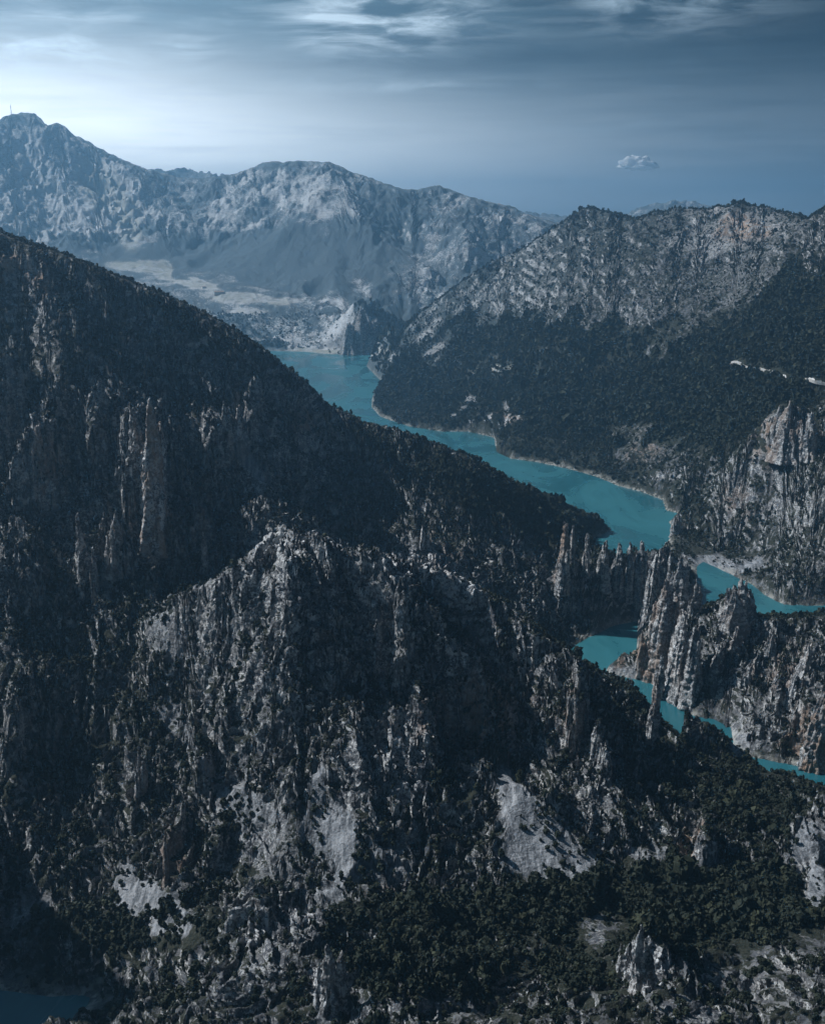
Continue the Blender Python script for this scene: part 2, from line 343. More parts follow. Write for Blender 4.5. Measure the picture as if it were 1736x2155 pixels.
# slabs and crags: a stepped field whose edges are short cliffs
cf = fbm(wx, wy, 105, 4, .55, 41) + .35 * ridged(wx, wy, 48, 3, .5, 47)
def steps(f, n, sharp):
    q = f * n; k = np.floor(q); fr = q - k
    return (k + sst(.5 - sharp, .5 + sharp, fr)) / n
crag = (steps(cf, 5.0, .10) - cf) * 1.0
cf2 = fbm(wx, wy, 38, 4, .55, 51)
crag2 = (steps(cf2, 4.0, .14) - cf2 * .4)
CR = (crag * 80 + crag2 * 6) * ROCKY ** 1.5 * np.clip(nearw + .0, 0, 1)
crf = fbm(wx, wy, 420, 5, .55, 61) + .3 * ridged(wx, wy, 170, 4, .5, 67)
CRf = (steps(crf, 4.0, .12) - crf) * 105 * ROCKY ** 1.5 * farw + ((steps(cf, 4.0, .15) - cf) * 70 + crag2 * 14) * ROCKY ** 1.5 * midw
RG = (ridged(wx, wy, 62, 4, .5, 71) - .35) * 5 * ROCKY * nearw + (ridged(wx, wy, 130, 4, .5, 73) - .35) * 22 * ROCKY * midw
bend = .8 * perlin(Xg / 95, Yg / 95, 201) + .35 * perlin(Xg / 38, Yg / 38, 202)
def rib(wl, ln, s, off=0.0):
    a = perlin((wx + off * (wy - 900)) / wl + bend, wy / ln, s); return 1 - np.sqrt(a * a * 4.2 + .004)
amod = sst(-.35, .35, fbm(wx, wy, 150, 2, .5, 215))
RIB = (rib(58, 130, 211) * 17 + rib(25, 50, 212, .3) * 5 + rib(11, 22, 213, -.3) * 1.6) * (.25 + .7 * amod)
ribm = rib(75, 240, 221) * 22 + rib(34, 110, 222) * 9
RIBF = rib(260, 700, 231) * 60 + rib(120, 330, 232) * 26
hm = hb + E + CR + CRf + RG + ROCKY ** 1.3 * (RIB * nearw + ribm * midw * .6 + RIBF * farw * .8) - 8 * ROCKY * nearw

# named crags and gashes: (u, v, Y, length, width, heading deg, height) walls and buttresses that stand out of the slope
STAMP = [
    # u, v at the crag's foot, Y, half-length, half-width, heading from +y, rise
    (325, 1150, 1150, 60, 17, 8, 105), (225, 1000, 1170, 45, 12, 6, 55), (95, 1010, 1130, 55, 14, 10, 60), (470, 960, 1290, 40, 12, 10, 45),
    (540, 900, 1380, 38, 10, 8, 40), (20, 900, 1170, 50, 16, 4, 60), (190, 1200, 1040, 26, 8, 4, 45), (250, 1200, 1040, 20, 9, 0, 36),
    (650, 950, 1420, 16, 6, 10, 28), (380, 1200, 1100, 34, 8, 4, 40), (430, 1150, 1160, 30, 8, 2, 35), (300, 1640, 850, 20, 6, -6, 26), (350, 1850, 760, 20, 5, 0, 26), (430, 1830, 750, 14, 7, 0, 20),
    (1210, 1500, 905, 34, 7, 6, 52), (1280, 1640, 850, 26, 6, -4, 36), (1480, 1790, 780, 26, 9, 16, 34), (840, 1450, 890, 30, 7, 4, 42), (700, 1350, 930, 30, 8, 4, 34),
    (440, 1600, 830, 24, 8, 0, 26), (620, 1500, 880, 26, 9, 4, 24), (890, 1600, 830, 30, 8, 4, 24), (500, 1560, 860, 22, 7, 0, 24), (780, 1480, 890, 22, 6, 0, 26),
    (50, 1300, 990, 34, 16, 0, 36), (30, 1600, 860, 30, 12, 0, 30), (1350, 2030, 605, 16, 17, -20, 20), (690, 2060, 590, 15, 12, 20, 14), (550, 1960, 640, 14, 10, 30, 14),
    (1640, 900, 1850, 50, 24, 5, 40), (1700, 1560, 1050, 30, 24, 15, 45), (1550, 970, 1860, 40, 20, 20, 30), (1710, 1080, 1640, 40, 22, 0, 40),
    (1640, 1480, 1090, 24, 8, 35, 26), (1560, 1450, 1120, 22, 8, 35, 26), (1500, 1400, 1150, 22, 8, 30, 28), (1620, 1380, 1140, 22, 9, 35, 22),
]
for (u, v, Y, L, Wd, an, rise) in STAMP:
    x0, y0, _z = P(u, v, Y)
    c, s = math.cos(math.radians(an)), math.sin(math.radians(an))
    sel = (np.abs(wx - x0) < L * 2.2) & (np.abs(wy - y0) < L * 2.2)
    ax, ay = (wx[sel] - x0), (wy[sel] - y0)
    a = ax * s + ay * c; b = ax * c - ay * s
    flut = .28 * perlin(Xg[sel] / 9, Yg[sel] / 9, 81) + .18 * perlin(Xg[sel] / 4, Yg[sel] / 4, 82)
    d = np.sqrt((a / L) ** 2 + (b / Wd) ** 2) + flut
    k = sst(1.12, .86, d) * (.82 + .25 * perlin(Xg[sel] / 17, Yg[sel] / 17, 83)) * (1 - .45 * np.clip(d, 0, 1) ** 2)
    hm[sel] += rise * k
# ridge lines keep below what stands behind them in view: (nearest Y, farthest Y, line)
CAPS = [
    (1090, 1440, '1435 1277;1475 1282;1500 1276;1526 1256;1548 1238;1572 1272;1586 1299;1650 1303;1700 1300;1800 1296'),
    (840, 1050, '330 1262;380 1250;450 1222;520 1172;560 1132;600 1108;640 1118;700 1134;760 1148;850 1172;930 1196;1000 1232;1100 1298'),
    (800, 1070, '1100 1298;1150 1340;1200 1374;1230 1396;1265 1424;1320 1456;1355 1476;1385 1517;1400 1530;1440 1568'),
    (800, 935, '1400 1530;1440 1568;1470 1600;1500 1610;1540 1618;1570 1624;1650 1632;1740 1658;1850 1690'),
    (1560, 2000, '1440 1090;1480 1040;1520 985;1560 935;1600 892;1640 856;1660 850;1700 862;1736 842;1850 830'),
    (1200, 1480, '1150 1140;1200 1150;1300 1152;1380 1158;1410 1165;1455 1190;1462 1270;1470 1280'),
    (1120, 2050, '-200 440;0 494;100 528;200 564;300 604;400 644;480 686;560 738;640 803;700 853;770 884;830 899;900 925;1000 966;1100 1030;1200 1074;1250 1094;1275 1106;1300 1116'),
    (5900, 9500, '-200 300;-60 268;0 254;14 244;30 240;44 238;62 237;80 243;92 255;100 265;112 259;122 257;136 266;150 282;200 308;250 335;310 358;350 368;380 375;430 376;470 370;500 366;530 352;556 341;600 341;640 340;685 341;715 350;745 366;770 372;800 384;850 401;880 400;905 394;925 391;950 402;980 413;1040 430;1080 436;1105 451;1170 470;1300 480'),
    (2400, 4600, '830 740;850 695;880 660;930 625;1000 572;1040 552;1100 523;1150 490;1180 472;1205 452;1220 443;1260 444;1300 451;1325 460;1345 462;1370 450;1400 444;1440 443;1480 441;1520 436;1560 430;1600 436;1640 448;1700 462;1720 450;1736 440;1850 400'),
]
for (ya, yb, ln) in CAPS:
    q = np.array([list(map(float, a.split())) for a in ln.split(';')])
    uu, _v = proj(Xg, Yg, hm)
    vl = np.interp(uu, q[:, 0], q[:, 1], left=-5000, right=-5000) + {840: 9.0, 2400: 6.0, 5900: 3.5}.get(ya, 2.5) * perlin(uu / (14 if ya != 2400 else 22), Yg / (300 if ya != 840 else 25), 95) + (0 if ya != 840 else 5.0) * perlin(uu / 6, Yg / 12, 96)
    b = (CV - vl) / FPX; zc_ = H0 + Yg * (-sp + b * cp) / (cp + b * sp)
    k = sst(ya - 25, ya + 10, Yg) * sst(yb + 40, yb, Yg) * (uu > q[0, 0]) * (uu < q[-1, 0])
    hm = np.where(hm > zc_, hm + (zc_ - hm) * .93 * k, hm)
# meet the water
sdl = SD + 6 * perlin(Xg / 24, Yg / 24, 91) * sst(0, 30, np.abs(SD)) 
bankw = np.where(Yg > 3800, 2.2, np.where(Xg < -410, 4.0, 1.5))
hm = np.where(SD > 0, np.minimum(np.maximum(hm, np.minimum(SD * .35, 7) + .2), 1.0 + SD * bankw), np.maximum(SD * .5, -9.0))

# ---- re-space the rows so that cliffs get as many vertices as they need
NR2 = int(2100 * DRAFT)
wlen = np.sqrt(np.diff(Yg, axis=0) ** 2 * .55 + np.diff(hm, axis=0) ** 2 + np.zeros((NR - 1, NC))) / Yg[1:]
for _ in range(3): wlen = blur(wlen, 2)
cum = np.vstack([np.zeros((1, NC)), np.cumsum(wlen, axis=0)])
ROWS = np.empty((NR2, NC), np.float32); idx = np.arange(NR)
for j in range(NC):
    ROWS[:, j] = np.interp(np.linspace(0, cum[-1, j], NR2), cum[:, j], idx)
CI = np.broadcast_to(np.arange(NC, dtype=np.float32), ROWS.shape)
Yf = np.exp(ly[0] + ROWS * (ly[-1] - ly[0]) / (NR - 1)).astype(np.float32)
Xf = Yf * ts[None, :]
Zf = bil(hm.astype(np.float32), ROWS, CI)
ROCf = bil(ROCKY, ROWS, CI); SDf = bil(SD, ROWS, CI)
def normals(X, Y, Z):
    ax = np.gradient(X, axis=0), np.gradient(Y, axis=0), np.gradient(Z, axis=0)
    bx = np.gradient(X, axis=1), np.gradient(Y, axis=1), np.gradient(Z, axis=1)
    n = np.stack([bx[1] * ax[2] - bx[2] * ax[1], bx[2] * ax[0] - bx[0] * ax[2], bx[0] * ax[1] - bx[1] * ax[0]], -1)
    n /= np.linalg.norm(n, axis=-1, keepdims=True) + 1e-9
    return n.astype(np.float32)
N = normals(Xf, Yf, Zf)
# broken rock: push the surface in and out along its own normal
p3 = np.stack([Xf, Yf, Zf * 1.0], -1).reshape(-1, 3)
def rid3(p, wl, s): return (1 - np.abs(perlin3(p / wl, s)) * 2.0).astype(np.float32)
steepf = 1 - N[..., 2].reshape(-1)
sc_ = np.clip(Yf.reshape(-1) / 1300.0, .8, 8)          # coarser rock farther off
ps = p3 / sc_[:, None]
ps2 = ps + 1.6 * np.stack([perlin3(ps / 6.0, 8), perlin3(ps / 6.0, 9), np.zeros(len(ps), np.float32)], -1)
q1 = perlin3(ps2 * np.array([.6, .6, 2.4], np.float32) / 7.0, 3) * 3; q1 = np.floor(q1) + sst(.3, .7, q1 - np.floor(q1))            # broken blocks
D = -rid3(ps2, 24.0, 1) * 1.1 - rid3(ps2, 10.0, 2) * 1.1 + q1 * .95 + perlin3(ps2 / 4.2, 5) * 1.2 + perlin3(ps2 / 2.0, 4) * .9
amp = sc_ * (.25 + 1.1 * np.clip(steepf * 2.2, 0, 1)) * (ROCf.reshape(-1) ** 1.3 * 1.1 + .04) * sst(0, 14, SDf.reshape(-1))
amp *= np.where(Yf.reshape(-1) > 12000, 0, 1) * (1 - .6 * sst(2600, 5500, Yf.reshape(-1)))
D = (D * amp).reshape(Xf.shape)
Xf = Xf + N[..., 0] * D; Yf = Yf + N[..., 1] * D; Zf = Zf + N[..., 2] * D
NRM = normals(Xf, Yf, Zf)

# ------------------------------------------------------------------ ground cover masks
U1, V1 = proj(Xf, Yf, Zf)
mu = 22 * perlin(Xf / (Yf * .03), Yf / (Yf * .03) + np.log(Yf) * 35, 105) + 9 * perlin(Xf / (Yf * .011), np.log(Yf) * 90, 106)
mv = 18 * perlin(Xf / (Yf * .03) + 5, np.log(Yf) * 34, 107) + 8 * perlin(Xf / (Yf * .011), np.log(Yf) * 88 + 3, 108)
Um, Vm = U1 + mu, V1 + mv
isnear = Yf < np.where(Xf > 300, 2000, 2300)
veg_n = blob(Um, Vm, [
    (200, 650, 380, 170, 32, .42), (560, 840, 300, 70, 32, .40), (60, 590, 70, 60, 20, .25), (330, 690, 120, 30, 35, .28), (440, 780, 90, 40, 35, .28), (420, 700, 30, 200, -60, .6), (1050, 1050, 300, 60, 24, .85), (1200, 1090, 130, 40, 18, 1.0), (700, 1000, 320, 100, 30, .34), (620, 880, 200, 50, 35, .36),
    (300, 1020, 330, 200, 0, .35), (1000, 1180, 300, 90, 20, .45), (1550, 1000, 300, 130, -20, .62), (1600, 1100, 120, 100, 0, .5),
    (1600, 1400, 240, 140, 0, .48), (1600, 1520, 90, 60, -30, .3), (700, 1300, 200, 140, 0, .3), (620, 1150, 170, 50, 10, .2), (900, 1200, 130, 45, 20, .12), (490, 1225, 100, 35, 0, .26), (600, 1320, 60, 90, 0, .36),
    (850, 1600, 120, 150, 80, .22), (350, 1450, 300, 170, 40, .62), (150, 1500, 200, 260, 0, .6), (1000, 1650, 110, 100, 60, .6), (1350, 1560, 200, 120, 30, .68), (1250, 1640, 60, 120, 0, .25),
    (1600, 1700, 180, 90, 20, .85), (1420, 1910, 420, 95, 0, .97), (1000, 1925, 260, 42, 0, .92), (860, 2040, 260, 90, 0, .86), (560, 2000, 140, 90, -30, .32), (350, 2080, 160, 80, -20, .45),
    (690, 2070, 75, 45, 0, .08), (520, 1940, 60, 50, 0, .15), (640, 1930, 60, 22, 20, .12), (900, 2130, 160, 40, 0, .28), (1360, 2040, 65, 55, 0, .1), (1600, 2090, 220, 95, -22, .34), (1450, 2130, 120, 40, 0, .3), (1260, 1955, 60, 40, 0, .35), (1200, 2060, 100, 60, 0, .8),
    (250, 1950, 240, 60, 0, .84), (1720, 1800, 60, 110, 0, .3)], .5)
veg_f = blob(Um + mu * 1.3, Vm + mv * 1.6, [
    (1300, 560, 520, 150, -8, .49), (1560, 500, 170, 70, 0, .2), (1250, 810, 640, 125, 8, .96), (1400, 720, 400, 55, 0, .97), (1690, 690, 120, 160, 0, .92), (1060, 775, 110, 22, -5, .45), (1320, 780, 40, 30, 35, .35), (1400, 735, 50, 14, 0, .5), (1520, 600, 200, 60, -35, .5),
    (1600, 545, 160, 60, -35, .45), (1050, 880, 45, 18, -15, .15), (1370, 960, 110, 45, 10, .5), (980, 850, 16, 22, 0, .3), (1320, 930, 30, 60, 0, .5),
    (900, 740, 80, 30, 0, .8), (870, 700, 60, 30, 0, .3), (1430, 790, 520, 40, 0, .93),
    (600, 450, 900, 250, 0, .62), (60, 380, 140, 150, 0, .36), (500, 410, 90, 50, -30, .38), (660, 400, 90, 40, 15, .3), (100, 455, 260, 40, 0, .3), (240, 420, 60, 110, -35, .25), (560, 460, 110, 30, 10, .4), (720, 540, 330, 75, 0, .95), (300, 520, 260, 40, 0, .85), (980, 430, 130, 50, 0, .55), (1040, 510, 150, 60, 0, .55), (890, 560, 60, 70, 60, .5), (850, 440, 100, 60, 0, .75),
    (700, 690, 190, 40, 0, .45), (620, 725, 100, 14, 0, .15), (745, 690, 52, 60, 0, .12), (820, 690, 60, 60, 0, .9), (560, 650, 160, 30, 0, .6)], .75)
VEG = np.where(isnear, veg_n, veg_f)
SCREE = blob(U1 + mu * .35, V1 + mv * .35, SCREES) * isnear
FIELD = blob(U1 + mu * .3, V1 + mv * .3, [(290, 560, 70, 11, 5, .9), (345, 570, 20, 20, 30, 1), (400, 598, 60, 7, 14, .6), (500, 626, 80, 9, 4, .75), (590, 632, 50, 8, 0, .6), (520, 655, 50, 5, 0, .6), (430, 596, 40, 5, 20, .7), (740, 742, 90, 5, 0, 1), (660, 738, 60, 5, 0, 1),
    (1040, 775, 60, 6, -8, .7), (225, 410, 40, 90, -38, .9), (270, 470, 30, 60, -10, .8)]) * (~isnear)
WARM = blob(Um, Vm, [(320, 1100, 40, 90, 0, .9), (50, 580, 60, 50, 10, .9), (110, 960, 30, 60, 0, .7), (430, 1060, 50, 60, 0, .5), (660, 890, 60, 30, 20, .8), (700, 1350, 30, 50, 0, .5), (1000, 1500, 120, 80, -15, .7), (1200, 1500, 30, 80, 0, .5), (1560, 480, 60, 30, 0, .9), (1620, 900, 60, 80, 0, .8), (1710, 1560, 60, 80, 0, .9), (1640, 1400, 60, 60, 0, .4),
    (1320, 1360, 40, 60, 0, .7), (1180, 1200, 20, 30, 0, .7), (1470, 1770, 40, 50, 0, .9), (360, 1800, 20, 80, 0, .6), (830, 1900, 60, 50, 0, .4), (1060, 880, 30, 14, 0, .8), (1360, 950, 40, 30, 0, .5), (1280, 1040, 40, 20, 0, .5), (930, 1150, 60, 60, 0, .3), (1550, 1060, 40, 40, 0, .4)], .04)
SHORE = sst(5, 1, Zf + 2.5 * perlin(Xf / 11, Yf / 11, 121)) * sst(40, 20, SDf) * sst(-.25, .15, perlin(Xf / 60, Yf / 60, 122) + .2) * .9

# ------------------------------------------------------------------ materials
def material(name):
    m = bpy.data.materials.new(name); m.use_nodes = True; return m, NT(m.node_tree)
def rock_cover(k, pos, veg, scree, field, warm, shore, farf):
    nrm = k.n('ShaderNodeNewGeometry').outputs['Normal']
    nz = k.n('ShaderNodeSeparateXYZ', {0: nrm}).outputs[2]
    nA = k.noise(pos, 1 / 45, 5, .55, .4); nB = k.noise(pos, 1 / 7.5, 6, .62, .3)
    streak = k.noise(k.vmath('MULTIPLY', pos, (1, 1, .16)), 1 / 9, 5, .6, .6)
    nC = k.noise(pos, 1 / 2.2, 5, .7)
    bed = k.noise(k.vmath('MULTIPLY', pos, (.10, .16, 1.25)), 1 / 4.5, 4, .6, .35)
    rock = k.mix(k.ramp(nA, .38, .64), C4(.085, .09, .10), C4(.20, .20, .20))
    rock = k.mix(k.ramp(streak, .44, .62, 0, .6), rock, C4(.065, .07, .078))
    rock = k.mix(k.ramp(k.math('ADD', k.math('MULTIPLY', nC, .5), k.math('MULTIPLY', nB, .5)), .47, .56, 0, .85), rock, C4(.56, .555, .54))
    rock = k.mix(k.math('MULTIPLY', farf, .65), rock, C4(.60, .60, .59))  # far rock lightened in its colour to stand in for haze
    rock = k.mix(k.ramp(bed, .53, .60, 0, .5), rock, C4(.055, .058, .065))
    rock = k.mix(k.math('MULTIPLY', k.ramp(veg, .38, .12), k.ramp(k.math('ADD', k.math('MULTIPLY', nC, .6), k.math('MULTIPLY', nB, .4)), .47, .54, 0, .95)), rock, C4(.60, .60, .595))
    wf = k.math('MULTIPLY', k.ramp(k.noise(k.vmath('MULTIPLY', pos, (1, 1, .35)), 1 / 16, 4, .6), .40, .62), warm)
    rock = k.mix(wf, rock, C4(.30, .205, .145))
    strk = k.noise(k.vmath('MULTIPLY', pos, (1, .16, .16)), 1 / 3.4, 5, .6, .5)
    sc1 = k.mix(k.ramp(k.math('ADD', k.math('MULTIPLY', strk, .6), k.math('MULTIPLY', nC, .4)), .38, .62), C4(.085, .092, .10), C4(.34, .345, .355))
    col = k.mix(k.ramp(k.math('ADD', scree, k.math('MULTIPLY', k.math('SUBTRACT', nB, .5), 1.5)), .26, .62), rock, sc1)
    vf = k.math('ADD', nB, k.math('MULTIPLY', k.math('SUBTRACT', veg, .5), .62))
    vf = k.math('ADD', vf, k.math('MULTIPLY', k.math('SUBTRACT', nA, .5), .35))
    vf = k.math('ADD', vf, k.math('MULTIPLY', k.math('SUBTRACT', nC, .5), .55))
    nD = k.noise(k.vmath('MULTIPLY', pos, (1, 1, .45)), 1 / 190, 10, .72, .5)
    vf = k.math('ADD', vf, k.math('MULTIPLY', k.math('MULTIPLY', k.math('SUBTRACT', nD, .5), 1.15), farf))
    vf = k.math('SUBTRACT', vf, k.ramp(nz, .72, .25, 0, .34))
    vf = k.math('SUBTRACT', vf, k.math('MULTIPLY', scree, .36))
    vf = k.math('SUBTRACT', vf, k.math('MULTIPLY', field, .6))
    green = k.mix(k.ramp(nC, .35, .65), C4(.012, .016, .011), C4(.040, .041, .031))
    green = k.mix(k.math('MULTIPLY', farf, .85), green, C4(.085, .11, .125))  # far scrub paler and bluer: distance haze put into the colour
    vm = k.ramp(vf, .42, .50)
    col = k.mix(vm, col, green)
    fc = k.mix(k.ramp(nA, .4, .6), C4(.20, .21, .17), C4(.33, .32, .27))
    col = k.mix(k.math('MULTIPLY', field, k.ramp(k.math('ADD', k.math('MULTIPLY', nA, .5), k.math('MULTIPLY', nD, .5)), .42, .54, .15, 1.0)), col, fc)
    col = k.mix(k.math('MULTIPLY', shore, k.ramp(nB, .4, .55)), col, C4(.36, .35, .32))
    hgt = k.math('ADD', k.math('MULTIPLY', nB, 3.2), k.math('MULTIPLY', nC, .9))
    hgt = k.math('ADD', k.math('ADD', hgt, k.math('MULTIPLY', streak, 1.0)), k.math('MULTIPLY', bed, -1.6))
    return col, hgt
m_land, k = material('land')
at = lambda nm: k.n('ShaderNodeAttribute', attribute_name=nm).outputs['Fac']
mk = k.n('ShaderNodeSeparateColor', {0: k.n('ShaderNodeAttribute', attribute_name='cover').outputs['Color']})
mk2 = k.n('ShaderNodeSeparateColor', {0: k.n('ShaderNodeAttribute', attribute_name='rockcol').outputs['Color']})
pos = k.n('ShaderNodeNewGeometry').outputs['Position']
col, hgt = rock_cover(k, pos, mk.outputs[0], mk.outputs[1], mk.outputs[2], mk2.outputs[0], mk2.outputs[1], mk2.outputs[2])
bmp = k.n('ShaderNodeBump', {'Strength': .9, 'Distance': 1.3, 'Height': hgt})
k.n('ShaderNodeOutputMaterial', {0: k.n('ShaderNodeBsdfPrincipled', {'Base Color': col, 'Roughness': .95, 'Specular IOR Level': .15, 'Normal': bmp.outputs[0]})})

m_water, k = material('water')
pos = k.n('ShaderNodeNewGeometry').outputs['Position']
wn = k.noise(pos, 1 / 6.0, 5, .6, .3); wl = k.noise(k.vmath('MULTIPLY', pos, (1.0, .45, 1)), 1 / 120, 7, .62, .9)
wcol = k.mix(k.ramp(wl, .38, .62), C4(.015, .098, .122), C4(.030, .140, .162))
bmp = k.n('ShaderNodeBump', {'Strength': .25, 'Distance': .35, 'Height': wn})
k.n('ShaderNodeOutputMaterial', {0: k.n('ShaderNodeBsdfPrincipled', {'Base Color': wcol, 'Roughness': k.ramp(wl, .38, .62, .12, .40), 'IOR': 1.33, 'Normal': bmp.outputs[0]})})

# ------------------------------------------------------------------ objects: land and water
def mesh_np(name, verts, faces, mats, smooth=False, matidx=None):
    """verts (n,3), faces (m,k) arrays -> object-ready mesh"""
    me = bpy.data.meshes.new(name); n, (m, q) = len(verts), faces.shape
    me.vertices.add(n); me.vertices.foreach_set('co', np.ascontiguousarray(verts, np.float32).ravel())
    me.loops.add(m * q); me.loops.foreach_set('vertex_index', np.ascontiguousarray(faces, np.int32).ravel())
    me.polygons.add(m); me.polygons.foreach_set('loop_start', np.arange(0, m * q, q, dtype=np.int32))
    try: me.polygons.foreach_set('loop_total', np.full(m, q, np.int32))
    except Exception: pass
    for mt in mats: me.materials.append(mt)
    if matidx is not None: me.polygons.foreach_set('material_index', matidx.astype(np.int32))
    me.polygons.foreach_set('use_smooth', np.full(m, bool(smooth)))
    me.update(); return me
def link(name, me, parent=None, **props):
    o = bpy.data.objects.new(name, me); COL.objects.link(o)
    if parent: o.parent = parent
    for a, b in props.items(): o[a] = b
    return o

# which hill each patch belongs to: split along the middle of the river and the lake
RIV = [(3000, 300), W(1900, 1700)[:2], W(1640, 1640)[:2], W(1500, 1560)[:2], W(1400, 1490)[:2], W(1330, 1450)[:2], W(1290, 1370)[:2], (330, 1440), (330, 1600), W(1360, 1120)[:2], W(1220, 1030)[:2],
       W(1000, 935)[:2], W(830, 893)[:2], W(740, 850)[:2], W(700, 780)[:2], W(740, 742)[:2], (0, 4700), (500, 4650), (1300, 4650), (3000, 4700), (20000, 4700), (20000, 300)]
def in_poly(x, y, poly):
    ins = np.zeros(x.shape, bool)
    for i in range(len(poly)):
        (ax, ay), (bx, by) = poly[i], poly[(i + 1) % len(poly)]
        if ay != by: ins ^= ((ay > y) != (by > y)) & (x < (bx - ax) * (y - ay) / (by - ay) + ax)
    return ins
HID = np.where(Yf > 4720, 2, np.where(in_poly(Xf, Yf, RIV), 1, 0))
ii = np.arange(NR2 * NC, dtype=np.int32).reshape(NR2, NC)
quads = np.stack([ii[:-1, :-1], ii[:-1, 1:], ii[1:, 1:], ii[1:, :-1]], -1).reshape(-1, 4)
fid = HID[:-1, :-1].ravel()
VV = np.stack([Xf, Yf, Zf], -1).reshape(-1, 3).astype(np.float32)
MASK = np.stack([np.where(isnear, VEG * .86 + .13 * sst(.12, .3, VEG), VEG), SCREE, FIELD, np.ones_like(VEG)], -1).reshape(-1, 4).astype(np.float32)
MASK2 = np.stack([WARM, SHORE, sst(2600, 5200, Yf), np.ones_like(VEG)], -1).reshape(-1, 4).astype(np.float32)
for hid, nm in ((0, 'hillside'), (1, 'mountain_slope'), (2, 'far_mountains')):
    q = quads[fid == hid]
    used = np.unique(q); remap = np.zeros(NR2 * NC, np.int32); remap[used] = np.arange(len(used), dtype=np.int32)
    me = mesh_np(nm, VV[used], remap[q], [m_land], smooth=True)
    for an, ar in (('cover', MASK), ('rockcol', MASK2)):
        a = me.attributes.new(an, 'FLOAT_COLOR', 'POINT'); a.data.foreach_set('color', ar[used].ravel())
    link(nm, me, kind='structure')
ws = 26000.0
link('water', mesh_np('water', np.array([(-9000, 200, 0), (9000, 200, 0), (9000, 9000, 0), (-9000, 9000, 0)], np.float32), np.array([[0, 1, 2, 3]]), [m_water]), kind='structure')

# ------------------------------------------------------------------ free-standing rock pinnacles and fins
def ground(x, y):
    """height of the land at x, y"""
    r = (math.log(y) - ly[0]) / (ly[-1] - ly[0]) * (NR - 1); c = (x / y - T0) / (T1 - T0) * (NC - 1)
    return float(bil(hm, np.array([r]), np.array([c]))[0])
def rock_column(seed, wid, dep_, hgt_, lean, conic):
    na = 56; nz_ = int(np.clip(hgt_ / 1.2, 16, 100)); top = 8
    rr = np.random.RandomState(seed); o = seed * 3.7
    hh = np.concatenate([np.linspace(0, 1, nz_), np.ones(top)]); cap_ = np.concatenate([np.ones(nz_), np.linspace(.84, 0.0, top)])
    A_, Hh = np.meshgrid(np.arange(na) * 2 * np.pi / na, hh); Cc = np.broadcast_to(cap_[:, None], A_.shape)
    # broken in storeys: the section steps back at every joint
    jn = np.sort(rr.uniform(.2, .8, 4)); stepb = 1 - sum(rr.uniform(.02, .06) * sst(q - .015, q + .015, Hh + .04 * perlin(np.cos(A_) * 2 + o, np.sin(A_) * 2, 12)) for q in jn)
    prof = (1 - conic * Hh ** 1.2) * (1 - .38 * sst(.78, 1.0, Hh)) * stepb + .32 * sst(.35, 0, Hh)
    ns = rr.randint(4, 7); ph = rr.rand() * 6.28                       # angular section with a few flat faces
    seg = 2 * np.pi / ns; aa = np.mod(A_ + ph + .25 * perlin(Hh * 2.5 + o, Hh * 0, 13), seg) - seg / 2
    sq = math.cos(seg / 2) ** .6 / np.cos(aa) ** 1.0 * .95 + .12
    ca, sa = np.cos(A_), np.sin(A_)
    flute = 1 + .20 * perlin(ca * 1.8 + o, sa * 1.8 + Hh * 1.2, 3) + .16 * perlin(ca * 4 + o, sa * 4 + Hh * 2.4, 4)
    R_ = prof * sq * flute * Cc
    x = ca * R_ * wid / 2; y = sa * R_ * dep_ / 2
    z = Hh * hgt_ + perlin((x + o) / (wid * .25), y / (wid * .25), 9) * min(hgt_ * .2, wid * .6) * sst(.7, 1, Hh)
    x = x + lean * Hh ** 1.2 + perlin(Hh * 2.2 + o, Hh * 0, 11) * wid * .14
    p = np.stack([x, y, z], -1).reshape(-1, 3); pp = (p + o * 31) * np.array([1, 1, .7])
    n_ = normals(x, y, z).reshape(-1, 3)
    c_ = np.sign((n_ * np.stack([ca, sa, A_ * 0], -1).reshape(-1, 3)).sum(-1) + 1e-6)[:, None]
    qd = perlin3(pp * np.array([.8, .8, 1.7]) / 6.5, 24) * 3.2; qd = np.floor(qd) + sst(.35, .65, qd - np.floor(qd))
    d = (qd * .5 - rid3(pp, 6.0, 22) * .5 + perlin3(pp / 2.6, 23) * .8) * min(1.2, wid / 10)
    p = p + n_ * c_ * d[:, None] * np.sqrt(Cc.reshape(-1, 1).clip(.1, 1))
    q = np.arange(len(hh) * na).reshape(len(hh), na); q2 = np.roll(q, -1, axis=1)
    return p, np.stack([q[:-1], q2[:-1], q2[1:], q[1:]], -1).reshape(-1, 4)
